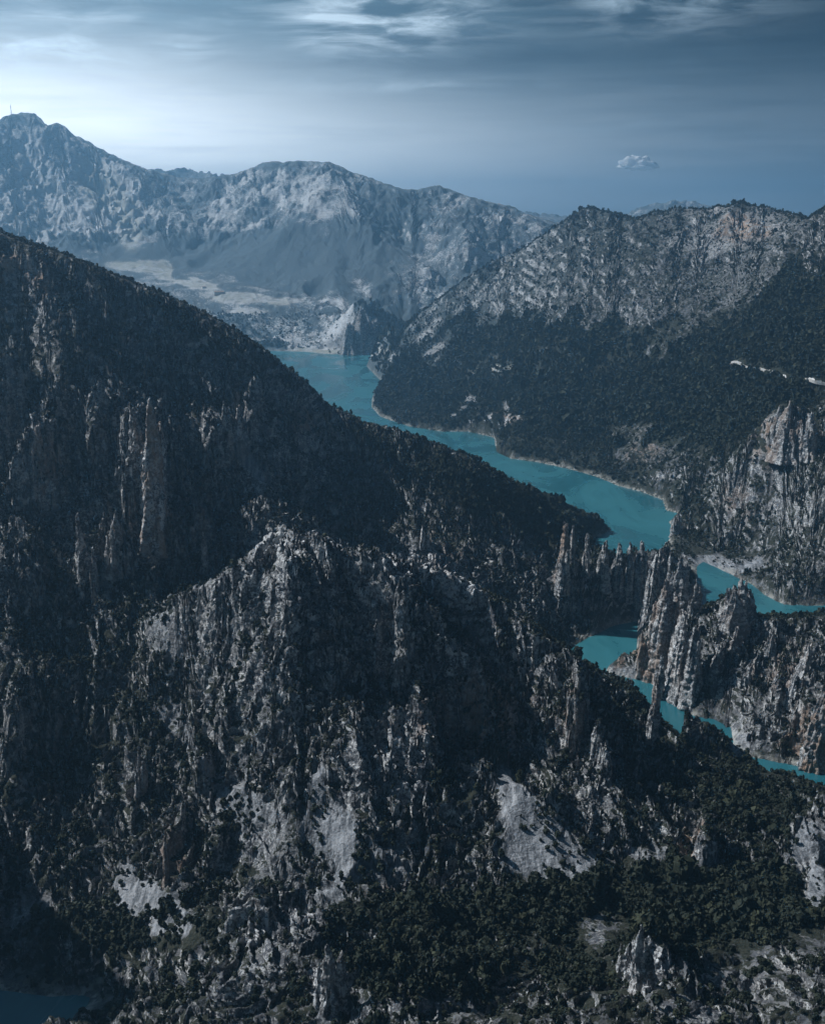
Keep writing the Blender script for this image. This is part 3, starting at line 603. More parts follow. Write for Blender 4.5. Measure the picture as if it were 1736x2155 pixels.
def rock_mesh(name, seed, wid, dep_, hgt_, lean, conic, veg, warm):
    """one crag: a main column with lower ones grown against it"""
    rr = np.random.RandomState(seed); vs, fs, off = [], [], 0
    n_ = 2 + int(rr.rand() * 2) + int(wid > 14) * 2
    for q in range(n_ + 1):
        if q == 0: cx, cy_, wf, hf = 0, 0, .74, 1.0
        else:
            a = rr.uniform(0, 6.28); cx, cy_ = math.cos(a) * wid * .34, math.sin(a) * dep_ * .34; wf = rr.uniform(.34, .62); hf = rr.uniform(.45, .9)
        p, f = rock_column(seed * 10 + q, wid * wf, dep_ * wf * rr.uniform(.8, 1.3), hgt_ * hf, lean * hf, conic * (.8 if q else 1))
        p[:, 0] += cx; p[:, 1] += cy_; vs.append(p); fs.append(f + off); off += len(p)
    p = np.vstack(vs); me = mesh_np(name, p, np.vstack(fs), [m_land], smooth=True); nn = len(p)
    a = me.attributes.new('cover', 'FLOAT_COLOR', 'POINT'); a.data.foreach_set('color', np.tile(np.array([veg, 0, 0, 1], np.float32), nn))
    a = me.attributes.new('rockcol', 'FLOAT_COLOR', 'POINT'); a.data.foreach_set('color', np.tile(np.array([warm, 0, 0, 1], np.float32), nn))
    return me
# u, v top, v foot, width px, Y, depth/width, lean px, taper, plants, ochre, label
PIN = [
    (1183, 1104, 1222, 27, 1385, 1.5, 3, .25, .3, .7, 'tall twin-lobed grey tower with an ochre foot, leftmost of the pinnacles below the lake'),
    (1203, 1107, 1190, 11, 1392, 1.6, 0, .2, .3, .2, 'thin spike standing hard against the right side of the ochre-footed tower'),
    (1233, 1126, 1200, 15, 1400, 1.6, 0, .3, .3, .2, 'slim rounded stack just right of the ochre-footed tower, before the dark shore'),
    (1270, 1144, 1225, 24, 1405, 1.4, 0, .15, .4, .1, 'short stack in the middle of the shaded wall under the lake'),
    (1300, 1146, 1230, 22, 1410, 1.5, 0, .15, .4, .1, 'narrow shaded stack left of the cluster of thin fins under the lake'),
    (1320, 1146, 1250, 19, 1400, 1.7, 2, .15, .3, .1, 'first of the thin upright fins at the lake narrows, counted from the left'),
    (1342, 1144, 1262, 20, 1390, 1.8, 4, .15, .3, .1, 'thin upright fin with a pale left edge, at the lake narrows'),
    (1360, 1168, 1300, 22, 1370, 2.4, 14, .35, .25, .1, 'long fin leaning right, pale on its left edge, above the left bay'),
    (1386, 1160, 1250, 24, 1400, 1.5, 2, .15, .3, .3, 'rounded stack with an ochre spot at the lower end of the lake'),
    (1404, 1164, 1250, 14, 1405, 1.8, 2, .3, .3, .1, 'slim stack touching the left edge of the broad dark wall'),
    (1432, 1180, 1280, 46, 1400, 1.2, 0, .2, .35, .05, 'broad dark wall with a ragged top beside the right inlet'),
    (1461, 1222, 1290, 26, 1330, 1.0, 0, .75, .45, .1, 'small cone leaning on the right foot of the broad dark wall'),
    (1380, 1236, 1405, 56, 1285, 1.0, 14, .3, .22, .6, 'massive smooth-headed dome rising from the right edge of the left bay'),
    (1345, 1330, 1402, 20, 1265, 1.2, 3, .5, .2, .8, 'low ochre buttress at the waterline of the left bay'),
    (1411, 1290, 1470, 36, 1200, 1.8, 16, .2, .22, .25, 'tall slab with a pale left edge and dark face, below the massive dome'),
    (1386, 1385, 1475, 22, 1180, 1.2, 2, .2, .25, .6, 'narrow pillar at the lower left of the tall dark-faced slab'),
    (1447, 1324, 1464, 38, 1165, 1.6, 10, .22, .3, .2, 'square-topped slab right of the tall dark-faced slab'),
    (1466, 1390, 1448, 20, 1140, 1.4, 4, .5, .35, .1, 'short leaning stack at the right foot of the square-topped slab'),
    (1552, 1222, 1325, 66, 1235, 1.0, 0, .72, .42, .3, 'broad cone with shrubs that splits the right inlet in two'),
    (1499, 1358, 1412, 24, 1165, 1.4, 12, .35, .35, .2, 'low block leaning right on the slope between slab and cone'),
    (1540, 1322, 1372, 22, 1185, 1.2, 8, .4, .35, .2, 'stubby rock just below the broad cone'),
    (1567, 1392, 1440, 24, 1130, 1.4, 10, .35, .3, .2, 'stubby leaning rock in the middle of the right-hand slope'),
    (1672, 1362, 1440, 38, 1110, 1.4, 22, .3, .22, .5, 'large pale slab leaning right above the ochre bluff'),
    (1612, 1330, 1380, 24, 1165, 1.3, 8, .4, .3, .2, 'small leaning block right of the broad cone, on the slope'),
    (1716, 1440, 1598, 60, 1040, .9, 10, .35, .3, .95, 'big rounded ochre bluff at the right edge of the view'),
    (1371, 1446, 1570, 26, 985, 1.3, 6, .35, .4, .4, 'crooked narrow tower left of the small water gap'),
    (889, 1100, 1172, 10, 1310, 1.5, 0, .2, .2, .1, 'slender lone needle standing above the middle of the near crest'),
    (902, 1114, 1172, 7, 1312, 1.5, 0, .2, .2, .1, 'shorter needle beside the slender lone needle'),
    (181, 1068, 1245, 19, 1050, 1.5, -6, .3, .2, .3, 'bent blade with a rounded head, tallest of the stacks at left'),
    (207, 1140, 1262, 14, 1030, 1.4, -4, .35, .2, .4, 'short blade in front of the bent blade at left'),
    (250, 1078, 1190, 32, 1060, 1.0, 0, .35, .35, .3, 'squat shaded tower with a pale head right of the bent blade'),
    (328, 828, 1150, 46, 1205, .9, 8, .25, .2, .75, 'great ochre-streaked pillar on the big shaded cliff'),
    (292, 845, 1000, 30, 1225, .9, -6, .3, .3, .3, 'pale-headed buttress on the left of the great ochre-streaked pillar'),
    (431, 1100, 1200, 12, 1130, 1.1, 0, .35, .25, .2, 'lone dark spire in the shaded bay left of the near crest'),
    (90, 880, 1030, 26, 1135, 1.0, 0, .22, .2, .6, 'flat-topped slab with a bright left edge, far left of the shaded cliff'),
    (476, 836, 960, 18, 1330, 1.2, 0, .3, .25, .5, 'left one of the paired bright ribs right of the great pillar'),
    (505, 842, 940, 14, 1340, 1.2, 0, .3, .25, .3, 'right one of the paired bright ribs right of the great pillar'),
    (300, 1560, 1700, 20, 868, 1.0, 0, .45, .25, .6, 'pale spire on the dark lower left slope'),
    (352, 1730, 1885, 14, 775, 1.0, 4, .45, .25, .6, 'thin ochre spire above the left scree apron'),
    (1468, 1755, 1850, 40, 795, .9, 0, .4, .3, .95, 'warm-coloured buttress right of the shadowed caves'),
    (1345, 1955, 2090, 54, 612, .9, -4, .45, .35, .2, 'bright crag on the nearest knoll, right of centre at the bottom'),
    (700, 1998, 2120, 60, 602, .9, -6, .55, .35, .1, 'bright crag with a smooth slab on the nearest knoll, left of centre at the bottom'),
    (1645, 850, 960, 36, 1850, 1.0, 4, .4, .35, .45, 'ochre-stained crag crowning the right bluff below the wooded slope'),
    (1700, 862, 960, 30, 1830, 1.0, 0, .4, .35, .4, 'grey crag right of the ochre-stained crag on the bluff'),
    (1425, 1085, 1118, 22, 1905, 1.0, 0, .4, .2, .3, 'little rock knob at the waterline on the right shore of the lake'),
    (756, 652, 738, 50, 4880, 1.0, 4, .35, .4, .2, 'pale crag on the far shore of the lake, above a strip of beach'),
]
def hit(u, v, ya=440.0, yb=6000.0):
    """first place where the line of sight through (u, v) meets the land"""
    yy = np.exp(np.linspace(math.log(ya), math.log(yb), 3000)); b = (CV - v) / FPX; kk = yy / (cp + b * sp)
    xx = (u - CU) / FPX * kk; zz = H0 + kk * (-sp + b * cp)
    g = bil(hm, (np.log(yy) - ly[0]) / (ly[-1] - ly[0]) * (NR - 1), (xx / yy - T0) / (T1 - T0) * (NC - 1))
    n_ = int(np.argmax(g >= zz)); return (float(xx[n_]), float(yy[n_]), float(g[n_]))
for i, (u, vt, vb, wpx, Y, dr, lean, conic, veg, warm, lab) in enumerate(PIN):
    yh = hit(u, vb)[1]
    if abs(yh / Y - 1) < .22: Y = yh
    slope = u < 1150 or 'above the wooded hollow' in lab or 'shadowed' in lab or 'crag crown' in lab or 'on the bluff' in lab
    if slope and vb < 1960:
        Y += 14; dr *= 1.9; wpx *= 1.35; conic = min(.8, conic + .15); vt += (vb - vt) * .12
    x, y, z0 = P(u, vb, Y); zt = P(u, vt, Y)[2]
    mpp = (y * cp - (z0 - H0) * sp) / FPX
    g = min(ground(x + a * wpx * mpp * .4, y + b * wpx * mpp * .4) for a, b in ((0, 0), (1, 0), (-1, 0), (0, -1), (0, 1)))
    zb_ = min(z0, g) - 6
    me = rock_mesh('rock_pinnacle', 100 + i, wpx * mpp * 1.12, wpx * mpp * dr, zt - zb_, lean * mpp, conic, veg, warm)
    o = link('rock_pinnacle', me, label=lab, category='rock pinnacle')
    o.location = (x, y, zb_)
    if os.environ.get('DBG'): print('PIN', i, lab[:40], 'ground', round(g), 'foot', round(z0), 'top', round(zt))

# ------------------------------------------------------------------ road, walls, farm, mast
def cube_sphere(n):
    """quads only; n x n patches per side"""
    vs, fs = [], []
    g = np.linspace(-1, 1, n + 1)
    for ax in range(3):
        for sg in (-1, 1):
            b = len(vs)
            for i in g:
                for j in g:
                    p = [0, 0, 0]; p[ax] = sg; p[(ax + 1) % 3] = i * sg; p[(ax + 2) % 3] = j; vs.append(p)
            for i in range(n):
                for j in range(n):
                    a = b + i * (n + 1) + j; fs.append((a, a + n + 1, a + n + 2, a + 1))
    v = np.array(vs, float); v /= np.linalg.norm(v, axis=1)[:, None]
    return v, np.array(fs)
class MB:
    def __init__(s): s.v, s.f = [], []
    def box(s, x0, x1, y0, y1, z0, z1, f=None):
        b = len(s.v); q = [(x, y, z) for x in (x0, x1) for y in (y0, y1) for z in (z0, z1)]
        s.v += [f(*p) if f else p for p in q]
        s.f += [tuple(b + i for i in t) for t in ((0, 1, 3, 2), (4, 6, 7, 5), (0, 4, 5, 1), (2, 3, 7, 6), (0, 2, 6, 4), (1, 5, 7, 3))]
    def bar(s, a, b, r):
        a, b = Vector(a), Vector(b); d = (b - a).normalized(); u = d.orthogonal().normalized(); w_ = d.cross(u); n = len(s.v)
        for p in (a, b):
            for m, k_ in ((-1, -1), (1, -1), (1, 1), (-1, 1)): s.v.append(tuple(p + u * r * m + w_ * r * k_))
        for j in range(4): s.f.append((n + j, n + (j + 1) % 4, n + 4 + (j + 1) % 4, n + 4 + j))
        s.f += [(n + 3, n + 2, n + 1, n), (n + 4, n + 5, n + 6, n + 7)]
    def build(s, name, mat, parent=None, **kw):
        return link(name, mesh_np(name, np.array(s.v, np.float32), np.array(s.f), [mat]), parent, **kw)
def plain(name, a, b, scale=1.0, rough=.85, metal=0.0):
    m, k = material(name); pos = k.n('ShaderNodeNewGeometry').outputs['Position']
    c = k.mix(k.ramp(k.noise(pos, scale, 5, .6), .35, .65), C4(*a), C4(*b))
    k.n('ShaderNodeOutputMaterial', {0: k.n('ShaderNodeBsdfPrincipled', {'Base Color': c, 'Roughness': rough, 'Metallic': metal})}); return m
m_road = plain('gravel_road', (.36, .345, .32), (.48, .46, .43), .3)
m_wall = plain('limewash', (.62, .61, .58), (.80, .79, .76), .4)
m_tile = plain('roof_tiles', (.30, .19, .14), (.42, .30, .23), .8)
m_dark = plain('dark_opening', (.02, .02, .025), (.04, .04, .045), 1.0)
m_steel = plain('weathered_steel', (.22, .22, .23), (.36, .36, .37), 1.0, .5, .6)
rpx = [(1535, 766), (1560, 770), (1590, 775), (1620, 783), (1650, 791), (1680, 800), (1710, 806), (1745, 813), (1790, 822)]
rp = [hit(u, v, 1900) for u, v in rpx]
rq = []
for a, b in zip(rp[:-1], rp[1:]):
    for q in range(8): rq.append([a[c] + (b[c] - a[c]) * q / 8 for c in range(3)])
rq = np.array(rq)
for q in range(3): rq[1:-1] = (rq[:-2] + rq[1:-1] * 2 + rq[2:]) / 4
for q in range(len(rq)): rq[q, 2] = max(ground(rq[q, 0], rq[q, 1]), ground(rq[q, 0], rq[q, 1] - 4)) + 2.2
for q in range(6): rq[1:-1, 2] = (rq[:-2, 2] + rq[1:-1, 2] * 2 + rq[2:, 2]) / 4
mb = MB(); tn_ = np.gradient(rq[:, :2], axis=0); tn_ /= np.linalg.norm(tn_, axis=1)[:, None]
for q, (p, t) in enumerate(zip(rq, tn_)):
    nx, ny = -t[1], t[0]
    for o_, dz_ in ((-3.4, -5), (-2.8, 0), (2.8, 0), (3.4, -5)): mb.v.append((p[0] + nx * o_, p[1] + ny * o_, p[2] + dz_))
    if q: mb.f += [((q - 1) * 4 + j, (q - 1) * 4 + j + 1, q * 4 + j + 1, q * 4 + j) for j in range(3)]
mb.build('road', m_road, kind='structure')
ROAD = rq
WALLS = [(1622, 10, 'short white wall alone at the upper end of the hillside road'), (1649, 6, 'tiny white wall, second from the upper end of the hillside road'), (1662, 11, 'white wall with a stepped top in the middle of the hillside road'),
         (1684, 15, 'longest white wall segment beside the hillside road'), (1706, 12, 'white wall just right of the longest one on the hillside road'), (1722, 9, 'white wall at the lower end of the hillside road, nearest the edge of the view')]
ru = proj(rq[:, 0], rq[:, 1], rq[:, 2])[0]
for (uc, wp_, lab) in WALLS:
    c0 = [float(np.interp(uc - wp_ / 2, ru, rq[:, c])) for c in range(3)]; c1 = [float(np.interp(uc + wp_ / 2, ru, rq[:, c])) for c in range(3)]
    root = bpy.data.objects.new('roadside_wall', None); COL.objects.link(root); root['label'] = lab; root['category'] = 'wall'; root['group'] = 'white walls along the hillside road'
    L_ = math.hypot(c1[0] - c0[0], c1[1] - c0[1]); root.location = ((c0[0] + c1[0]) / 2, (c0[1] + c1[1]) / 2 - 3.2, min(c0[2], c1[2])); root.rotation_euler = (0, 0, math.atan2(c1[1] - c0[1], c1[0] - c0[0]))
    b_ = MB(); b_.box(-L_ / 2, L_ / 2, -.3, .3, -2.5, 2.2); b_.box(L_ * .1, L_ * .32, -.34, .28, 2.2, 2.9); b_.build('wall_body', m_wall, root)
    b_ = MB(); b_.box(-L_ / 2 - .1, L_ * .1, -.4, .4, 2.2, 2.4); b_.box(L_ * .1 - .1, L_ * .32 + .1, -.44, .38, 2.9, 3.1); b_.box(L_ * .32, L_ / 2 + .1, -.4, .4, 2.2, 2.4); b_.build('coping', m_wall, root)
def farmhouse(u, v, Lh, Wh, Hh_, rz, lab):
    x, y, z = hit(u, v, 4700, 9000)
    root = bpy.data.objects.new('farmhouse', None); COL.objects.link(root); root.location = (x, y, z); root.rotation_euler = (0, 0, rz); root['label'] = lab; root['category'] = 'farmhouse'; root['group'] = 'white farm buildings on the far plateau'
    b_ = MB(); b_.box(-Lh / 2, Lh / 2, -Wh / 2, Wh / 2, -8, Hh_)
    n = len(b_.v); b_.v += [(-Lh / 2, -Wh / 2, Hh_), (-Lh / 2, Wh / 2, Hh_), (-Lh / 2, 0, Hh_ + Wh * .24), (-Lh / 2, 0, Hh_ + Wh * .24)]; b_.v += [(Lh / 2, a[1], a[2]) for a in b_.v[n:n + 4]]
    b_.f += [(n, n + 1, n + 2, n + 3), (n + 4, n + 5, n + 6, n + 7)]; wl_ = b_.build('wall', m_wall, root)
    b_ = MB()
    for sg in (-1, 1): b_.bar((-Lh / 2 - .6, sg * Wh * .27, Hh_ + Wh * .12 + .35), (Lh / 2 + .6, sg * Wh * .27, Hh_ + Wh * .12 + .35), .01); 
    b_ = MB(); e = .7
    b_.v = [(-Lh / 2 - e, -Wh / 2 - e, Hh_ - .1), (Lh / 2 + e, -Wh / 2 - e, Hh_ - .1), (Lh / 2 + e, 0, Hh_ + Wh * .27), (-Lh / 2 - e, 0, Hh_ + Wh * .27), (Lh / 2 + e, Wh / 2 + e, Hh_ - .1), (-Lh / 2 - e, Wh / 2 + e, Hh_ - .1)]
    b_.v += [(a[0], a[1], a[2] + .4) for a in b_.v]; b_.f = [(0, 3, 2, 1), (3, 5, 4, 2), (6, 7, 8, 9), (9, 8, 10, 11), (0, 1, 7, 6), (4, 5, 11, 10), (1, 2, 8, 7), (2, 4, 10, 8), (0, 6, 9, 3), (3, 9, 11, 5)]
    rf = b_.build('roof', m_tile, root); b_ = MB(); b_.box(Lh * .2, Lh * .2 + 1.6, 1, 2.6, Hh_, Hh_ + Wh * .27 + 2); b_.build('chimney', m_wall, rf)
    for q in range(4):
        b_ = MB(); b_.box(-Lh * .38 + q * Lh * .24, -Lh * .38 + q * Lh * .24 + 1.8, -Wh / 2 - .05, -Wh / 2 + .2, Hh_ * .4, Hh_ * .4 + 2.2); b_.build('window', m_dark, root)
farmhouse(462, 618, 44, 16, 8, .15, 'long white farmhouse, larger of the two on the pale plateau behind the ridge')
farmhouse(430, 606, 18, 11, 6, .3, 'small white farm building up and left of the long white farmhouse')
mx, my, _ = P(25, 244, 7650); mz = ground(mx, my)
root = bpy.data.objects.new('antenna_mast', None); COL.objects.link(root); root.location = (mx, my, mz); root['label'] = 'slim steel antenna mast standing on the summit of the far left peak'; root['category'] = 'mast'
b_ = MB(); Hm = 62.0
for a, b in ((-1, -1), (1, -1), (1, 1), (-1, 1)): b_.bar((a * 2.2, b * 2.2, -12), (a * .7, b * .7, Hm * .8), .38)
for q in range(8):
    z0_, z1_ = q * Hm * .1, (q + 1) * Hm * .1; r0_, r1_ = 2.1 - q * .17, 2.1 - (q + 1) * .17
    for (a, b, c, d) in ((-1, -1, 1, -1), (1, -1, 1, 1), (1, 1, -1, 1), (-1, 1, -1, -1)): b_.bar((a * r0_, b * r0_, z0_), (c * r1_, d * r1_, z1_), .2)
b_.build('lattice_tower', m_steel, root); b_ = MB(); b_.box(-1.5, 1.5, -1.5, 1.5, Hm * .8, Hm); b_.bar((0, 0, Hm), (0, 0, Hm + 6), .3); b_.build('antenna_drum', m_steel, root)
b_ = MB(); b_.box(3, 10, -3, 3, -8, 3.2); b_.build('equipment_hut', m_wall, root)

# a small cloud on its own, beyond the air of the valley
m_cloud, k = material('cloud')
oc = k.n('ShaderNodeTexCoord').outputs['Object']
fac = k.n('ShaderNodeLayerWeight', {'Blend': .5}).outputs['Facing']
thin = k.math('ADD', k.ramp(fac, .95, .25, 0, 1.0), k.math('MULTIPLY', k.math('SUBTRACT', k.noise(oc, 1 / 90, 5, .65), .5), 1.1))
body = k.n('ShaderNodeBsdfPrincipled', {'Base Color': C4(.98, .98, .985), 'Roughness': 1.0, 'Specular IOR Level': 0.0, 'Subsurface Weight': 1.0, 'Subsurface Radius': (1.0, 1.0, 1.0), 'Subsurface Scale': 130.0})
k.n('ShaderNodeOutputMaterial', {0: k.n('ShaderNodeMixShader', {0: k.ramp(thin, .2, .7), 1: k.n('ShaderNodeBsdfTransparent'), 2: body})})
cv0, cf0 = cube_sphere(30); v_ = cv0.astype(np.float32)
rr_ = 1 + .30 * perlin3(v_ * np.array([3.0, 2, 2], np.float32), 7) + .09 * perlin3(v_ * np.array([6.5, 4, 4], np.float32), 8)
v_ = v_ * rr_[:, None] * np.array([370, 230, 185]); v_[:, 0] -= v_[:, 2] * .3; v_[:, 2] = np.where(v_[:, 2] < 0, v_[:, 2] * .45, v_[:, 2])
cvs, cfs = [v_], [cf0]
co = link('small_cloud', mesh_np('small_cloud', np.vstack(cvs), np.vstack(cfs), [m_cloud], True), label='small white cloud alone in the clear sky over the right-hand ridge', category='cloud')
co.location = P(1343, 350, 23500)

# ------------------------------------------------------------------ trees
m_leaf, k = material('foliage')
tint = k.n('ShaderNodeAttribute', attribute_name='tint').outputs['Fac']
oi = k.n('ShaderNodeObjectInfo').outputs['Random']
tv = k.math('FRACT', k.math('ADD', tint, oi))
pos = k.n('ShaderNodeNewGeometry').outputs['Position']
lc = k.mix(tv, C4(.007, .013, .010), C4(.021, .027, .016))
lc = k.mix(k.ramp(tv, .86, .97, 0, .6), lc, C4(.055, .058, .030))
lc = k.mix(k.ramp(k.noise(pos, 1 / 1.4, 3), .35, .65, 0, .6), lc, C4(.040, .044, .027))
k.n('ShaderNodeOutputMaterial', {0: k.n('ShaderNodeBsdfPrincipled', {'Base Color': lc, 'Roughness': .8, 'Specular IOR Level': .2})})
m_bark, k = material('bark')
pos = k.n('ShaderNodeNewGeometry').outputs['Position']
k.n('ShaderNodeOutputMaterial', {0: k.n('ShaderNodeBsdfPrincipled', {'Base Color': k.mix(k.noise(pos, 3.0, 4), C4(.05, .04, .032), C4(.14, .115, .095)), 'Roughness': .9})})

def crown(rs, ncl, core_n, conic, lsize):
    """a crown of radius 1 and height about 2: a rough core with leaf clumps standing off it"""
    v, f = cube_sphere(core_n)
    lob = rs.randn(5, 3); lob /= np.linalg.norm(lob, axis=1)[:, None]
    def shape(d):
        r = .78 + .30 * np.max(np.clip(d @ lob.T, 0, 1) ** 3, axis=1) - .18
        q = d * r[:, None]; z = q[:, 2]
        taper = 1 - conic * np.clip((z + .8) / 1.8, 0, 1) ** 1.2
        q[:, 0] *= taper; q[:, 1] *= taper; q[:, 2] = z * (1 + .55 * conic) ; q[:, 2] = np.maximum(q[:, 2], -.55)
        return q
    core = shape(v.copy()) * (.86 + .1 * rs.rand(len(v), 1))
    vs, fs = [core], [f]; b = len(core)
    for i in range(ncl):
        d = rs.randn(3); d /= np.linalg.norm(d)
        if d[2] < -.45: d[2] *= -1
        c = shape(d[None])[0] * rs.uniform(.82, 1.12)
        nrm = d + rs.randn(3) * .55; nrm /= np.linalg.norm(nrm)
        t = np.cross(nrm, rs.randn(3)); t /= np.linalg.norm(t); s_ = np.cross(nrm, t)
        a, b_ = lsize * rs.uniform(.7, 1.35), lsize * rs.uniform(.6, 1.1)
        q = np.array([c - t * a - s_ * b_ * .6, c + t * a * .7 - s_ * b_, c + t * a + s_ * b_ * .7, c - t * a * .6 + s_ * b_]) + rs.randn(4, 3) * .05
        vs.append(q); fs.append(np.array([[b, b + 1, b + 2, b + 3]])); b += 4
    V_ = np.vstack(vs); V_[:, 2] += .75
    return V_.astype(np.float32), np.vstack(fs)
def trunk(rs, r0=.09, h=1.1):
    a = np.arange(5) * 2 * math.pi / 5; vs = []; fs = []
    for i, (z, r) in enumerate(((-.5, 1.5), (.0, 1.15), (.35 * h, .8), (h, .3))):
        ox, oy = .05 * i * rs.randn(2); vs += [(math.cos(t) * r * r0 + ox, math.sin(t) * r * r0 + oy, z) for t in a]
    for i in range(3):
        for j in range(5): fs.append((i * 5 + j, i * 5 + (j + 1) % 5, (i + 1) * 5 + (j + 1) % 5, (i + 1) * 5 + j))
    for (ang, z) in ((rs.rand() * 6, .3), (rs.rand() * 6, .5)):      # two limbs
        b = len(vs); c, s_ = math.cos(ang), math.sin(ang)
        for (q, r) in ((0, .5), (.45, .25)):
            vs += [(c * q - s_ * r * r0 * m, s_ * q + c * r * r0 * m, z + q * .8 + r * r0 * n_) for m, n_ in ((-1, -1), (1, -1), (1, 1), (-1, 1))]
        for j in range(4): fs.append((b + j, b + (j + 1) % 4, b + 4 + (j + 1) % 4, b + 4 + j))
    return np.array(vs, np.float32), np.array(fs)
rs = np.random.RandomState(5)
PROTO = {0: [crown(rs, 70, 4, c, .25) for c in (.12, .2, .1, .62, .7)], 1: [crown(rs, 30, 2, c, .34) for c in (.1, .2, .12, .6, .7)], 2: [crown(rs, 9, 1, c, .5) for c in (.1, .2, .15, .6, .75)]}

ax = np.stack([np.gradient(a, axis=0) for a in (Xf, Yf, Zf)], -1); bx_ = np.stack([np.gradient(a, axis=1) for a in (Xf, Yf, Zf)], -1)
AREA = np.linalg.norm(np.cross(bx_, ax), axis=-1); del ax, bx_
rt = np.random.RandomState(21)
vgm = 1
clus = .5 + .9 * perlin(Xf / 40, Yf / 40, 131) + .9 * perlin(Xf / 15, Yf / 22, 132)
vg = np.clip(VEG + .6 * (clus - .5) * (1 - np.abs(VEG - .5)), 0, 1)
far_s = np.clip(Yf / 1500.0, 1.0, 3.2) ** .6
dens = (.014 + .044 * vg ** 1.3 + .022 * sst(.75, .9, VEG)) / far_s ** 2 * np.where((Yf > 2300) & (VEG < .6), .45, 1)
dens *= np.where(VEG < .75, .15 + 1.5 * sst(.25, .95, clus), 1)
dens *= np.where(VEG >= .75, np.where(Yf < 1100, 1.0, .55) + .75 * sst(-.3, .3, fbm(Xf, Yf, 130, 3, .6, 141)), 1)
dens *= (1 - .82 * SCREE ** 2) * (1 - .95 * FIELD) * sst(.34, .62, NRM[..., 2]) * sst(3, 9, SDf)
rd = np.full(Xf.shape, 99.0, np.float32); sel = (Xf > ROAD[:, 0].min() - 30) & (Xf < ROAD[:, 0].max() + 30) & (Yf > ROAD[:, 1].min() - 30) & (Yf < ROAD[:, 1].max() + 30)
for q in ROAD: rd[sel] = np.minimum(rd[sel], np.hypot(Xf[sel] - q[0], np.where(Yf[sel] < q[1], (Yf[sel] - q[1]) / 4.0, Yf[sel] - q[1])))
dens *= sst(5, 8, rd)
facing = -(NRM[..., 0] * Xf + NRM[..., 1] * Yf + NRM[..., 2] * (Zf - H0)) / np.sqrt(Xf ** 2 + Yf ** 2 + (Zf - H0) ** 2)
ok = (Yf < 5200) & (U1 > -160) & (U1 < 1900) & (V1 < 2330) & (facing > -.3)
pick = (rt.rand(*Xf.shape) < dens * AREA) & ok
ti, tj = np.nonzero(pick); nt = len(ti)
jit = rt.rand(2, nt).astype(np.float32)
i2, j2 = np.minimum(ti + 1, NR2 - 1), np.minimum(tj + 1, NC - 1)
TP = np.stack([A_[ti, tj] + (A_[i2, tj] - A_[ti, tj]) * jit[0] + (A_[ti, j2] - A_[ti, tj]) * jit[1] for A_ in (Xf, Yf, Zf)], -1)
tvg = VEG[ti, tj]; ts_ = far_s[ti, tj]
rad = (.85 + 1.2 * tvg + 1.0 * sst(.8, .95, tvg)) * np.exp(rt.randn(nt) * .36) * ts_ * np.where(TP[:, 1] < 720, 1.12, 1)
conif = rt.rand(nt) < np.where(tvg > .85, .45, .15)
kindn = np.where(conif, rt.randint(3, 5, nt), rt.randint(0, 3, nt))
yaw = rt.rand(nt) * 6.283; hs = rt.uniform(.85, 1.25, nt)
tintv = rt.rand(nt).astype(np.float32)
# which trees can be seen: a coarse depth table of the land
dep = (Yf * cp - (Zf - H0) * sp); zb = np.full((320, 260), 1e9)
cu, cv = (U1 / WPX * 260).astype(int), (V1 / HPX * 320).astype(int)
m_ = (cu >= 0) & (cu < 260) & (cv >= 0) & (cv < 320); np.minimum.at(zb, (cv[m_], cu[m_]), dep[m_])
tu, tvv = proj(TP[:, 0], TP[:, 1], TP[:, 2] + rad); tdep = TP[:, 1] * cp - (TP[:, 2] - H0) * sp
ci, cj = np.clip((tvv / HPX * 320).astype(int), 0, 319), np.clip((tu / WPX * 260).astype(int), 0, 259)
seen = (tu > 12) & (tu < WPX - 12) & (tvv > 0) & (tvv < HPX - 12) & (tdep < zb[ci, cj] + 25)
score = np.where(seen, rad / tdep, 0); big = np.argsort(-score)[:298]
isbig = np.zeros(nt, bool); isbig[big] = True
print('trees', nt)

def build_mass(sel, lod, name):
    vs, fs, tn, off = [], [], [], 0
    for kd in range(5):
        s_ = np.nonzero(sel & (kindn == kd))[0]
        if not len(s_): continue
        pv_, pf = PROTO[lod][kd]
        c, s = np.cos(yaw[s_])[:, None], np.sin(yaw[s_])[:, None]; r = rad[s_][:, None]
        x = (pv_[None, :, 0] * c - pv_[None, :, 1] * s) * r + TP[s_, 0][:, None]; y = (pv_[None, :, 0] * s + pv_[None, :, 1] * c) * r + TP[s_, 1][:, None]
        z = pv_[None, :, 2] * r * hs[s_][:, None] + TP[s_, 2][:, None]
        vs.append(np.stack([x, y, z], -1).reshape(-1, 3).astype(np.float32))
        fs.append((pf[None] + (np.arange(len(s_)) * len(pv_))[:, None, None] + off).reshape(-1, 4).astype(np.int32)); off += len(s_) * len(pv_)
        tn.append(np.repeat(tintv[s_], len(pv_)))
    me = mesh_np(name, np.vstack(vs), np.vstack(fs), [m_leaf])
    a = me.attributes.new('tint', 'FLOAT', 'POINT'); a.data.foreach_set('value', np.concatenate(tn))
    return link(name, me, kind='stuff')
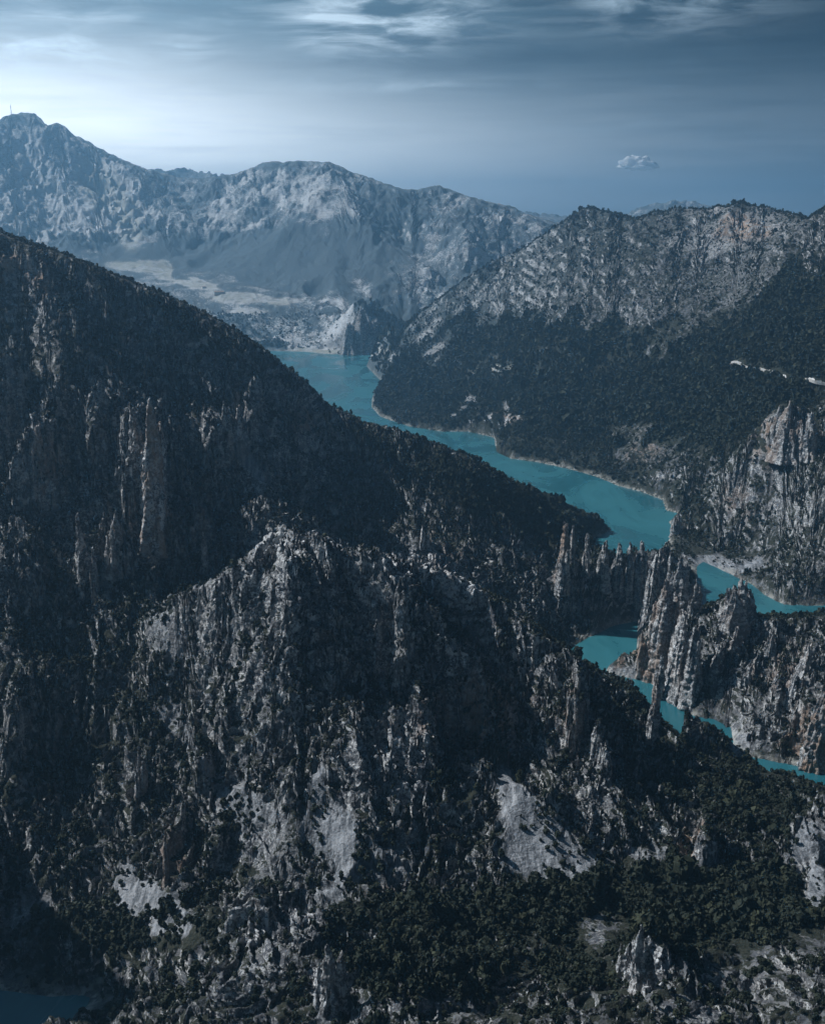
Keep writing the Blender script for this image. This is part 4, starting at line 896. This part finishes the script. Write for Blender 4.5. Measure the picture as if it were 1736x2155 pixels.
if not NOTREES:
    rest = ~isbig
    build_mass(rest & (TP[:, 1] < 1000), 1, 'scrub_and_trees')
    build_mass(rest & (TP[:, 1] >= 1000), 2, 'forest')
    TM = []; bigr = float(np.median(rad[big]))
    for kd in range(5):
        cv_, cf_ = PROTO[0][kd]; tv_, tf_ = trunk(rs)
        TM.append((mesh_np('crown', cv_, cf_, [m_leaf]), mesh_np('trunk', tv_, tf_, [m_bark], True)))
    for b_i in big:
        u_, v_ = tu[b_i], tvv[b_i]; con = kindn[b_i] >= 3
        size = 'large' if rad[b_i] > bigr else 'medium-sized'
        if v_ > 2010 and u_ > 1220: zone = 'on the pale rocky slope around the bright crag at lower right'
        elif v_ > 2010 and u_ > 820: zone = 'on the dark bushy knoll in the middle of the bottom edge'
        elif v_ > 2010: zone = 'around the bright slabbed crag at the bottom, left of centre'
        elif u_ > 1400 and v_ < 1900: zone = 'at the back of the wooded hollow, under the warm-coloured buttress'
        elif u_ > 1400: zone = 'in the right half of the wooded hollow, on its floor'
        elif u_ > 1040 and v_ < 1905: zone = 'along the foot of the pale scree fan'
        elif u_ > 1190: zone = 'between the small grey clearing and the bright crag of the hollow'
        elif u_ > 1000: zone = 'left of the small grey clearing in the wooded hollow'
        elif u_ > 780: zone = 'on the right shoulder of the wooded crest, left of the hollow'
        elif u_ > 560: zone = 'on the wooded crest right below the middle scree chute'
        elif u_ > 380: zone = 'on the rocky rise between the left scree apron and the wooded crest'
        else: zone = 'on the lower left slope above the corner of dark water'
        gp = size + (' pines ' if con else ' evergreen oaks ') + zone
        kn = 'pine_tree' if con else 'evergreen_oak'
        root = bpy.data.objects.new(kn, None); COL.objects.link(root)
        root.location = TP[b_i]; root.rotation_euler = (0, 0, yaw[b_i]); root.scale = (rad[b_i], rad[b_i], rad[b_i] * hs[b_i])
        root['label'] = size + (' pointed pine ' if con else ' round-crowned evergreen ') + zone
        root['category'] = 'tree'; root['group'] = gp
        link('crown', TM[kindn[b_i]][0], root); link('trunk', TM[kindn[b_i]][1], root)
#@@REST

# ------------------------------------------------------------------ the air
if not NOHAZE:
    m_haze, k = material('haze')
    pv = k.n('ShaderNodeVolumePrincipled', {'Color': C4(.38, .70, .97), 'Density': 0.94e-4, 'Anisotropy': .72})
    k.n('ShaderNodeOutputMaterial', {'Volume': pv.outputs[0]})
    bx = np.array([(x, y, z) for x in (-16000, 16000) for y in (-60, 21500) for z in (-14, 1310)], np.float32)
    fq = np.array([[0, 1, 3, 2], [4, 6, 7, 5], [0, 4, 5, 1], [2, 3, 7, 6], [0, 2, 6, 4], [1, 5, 7, 3]])
    link('haze', mesh_np('haze', bx, fq, [m_haze]), kind='stuff')
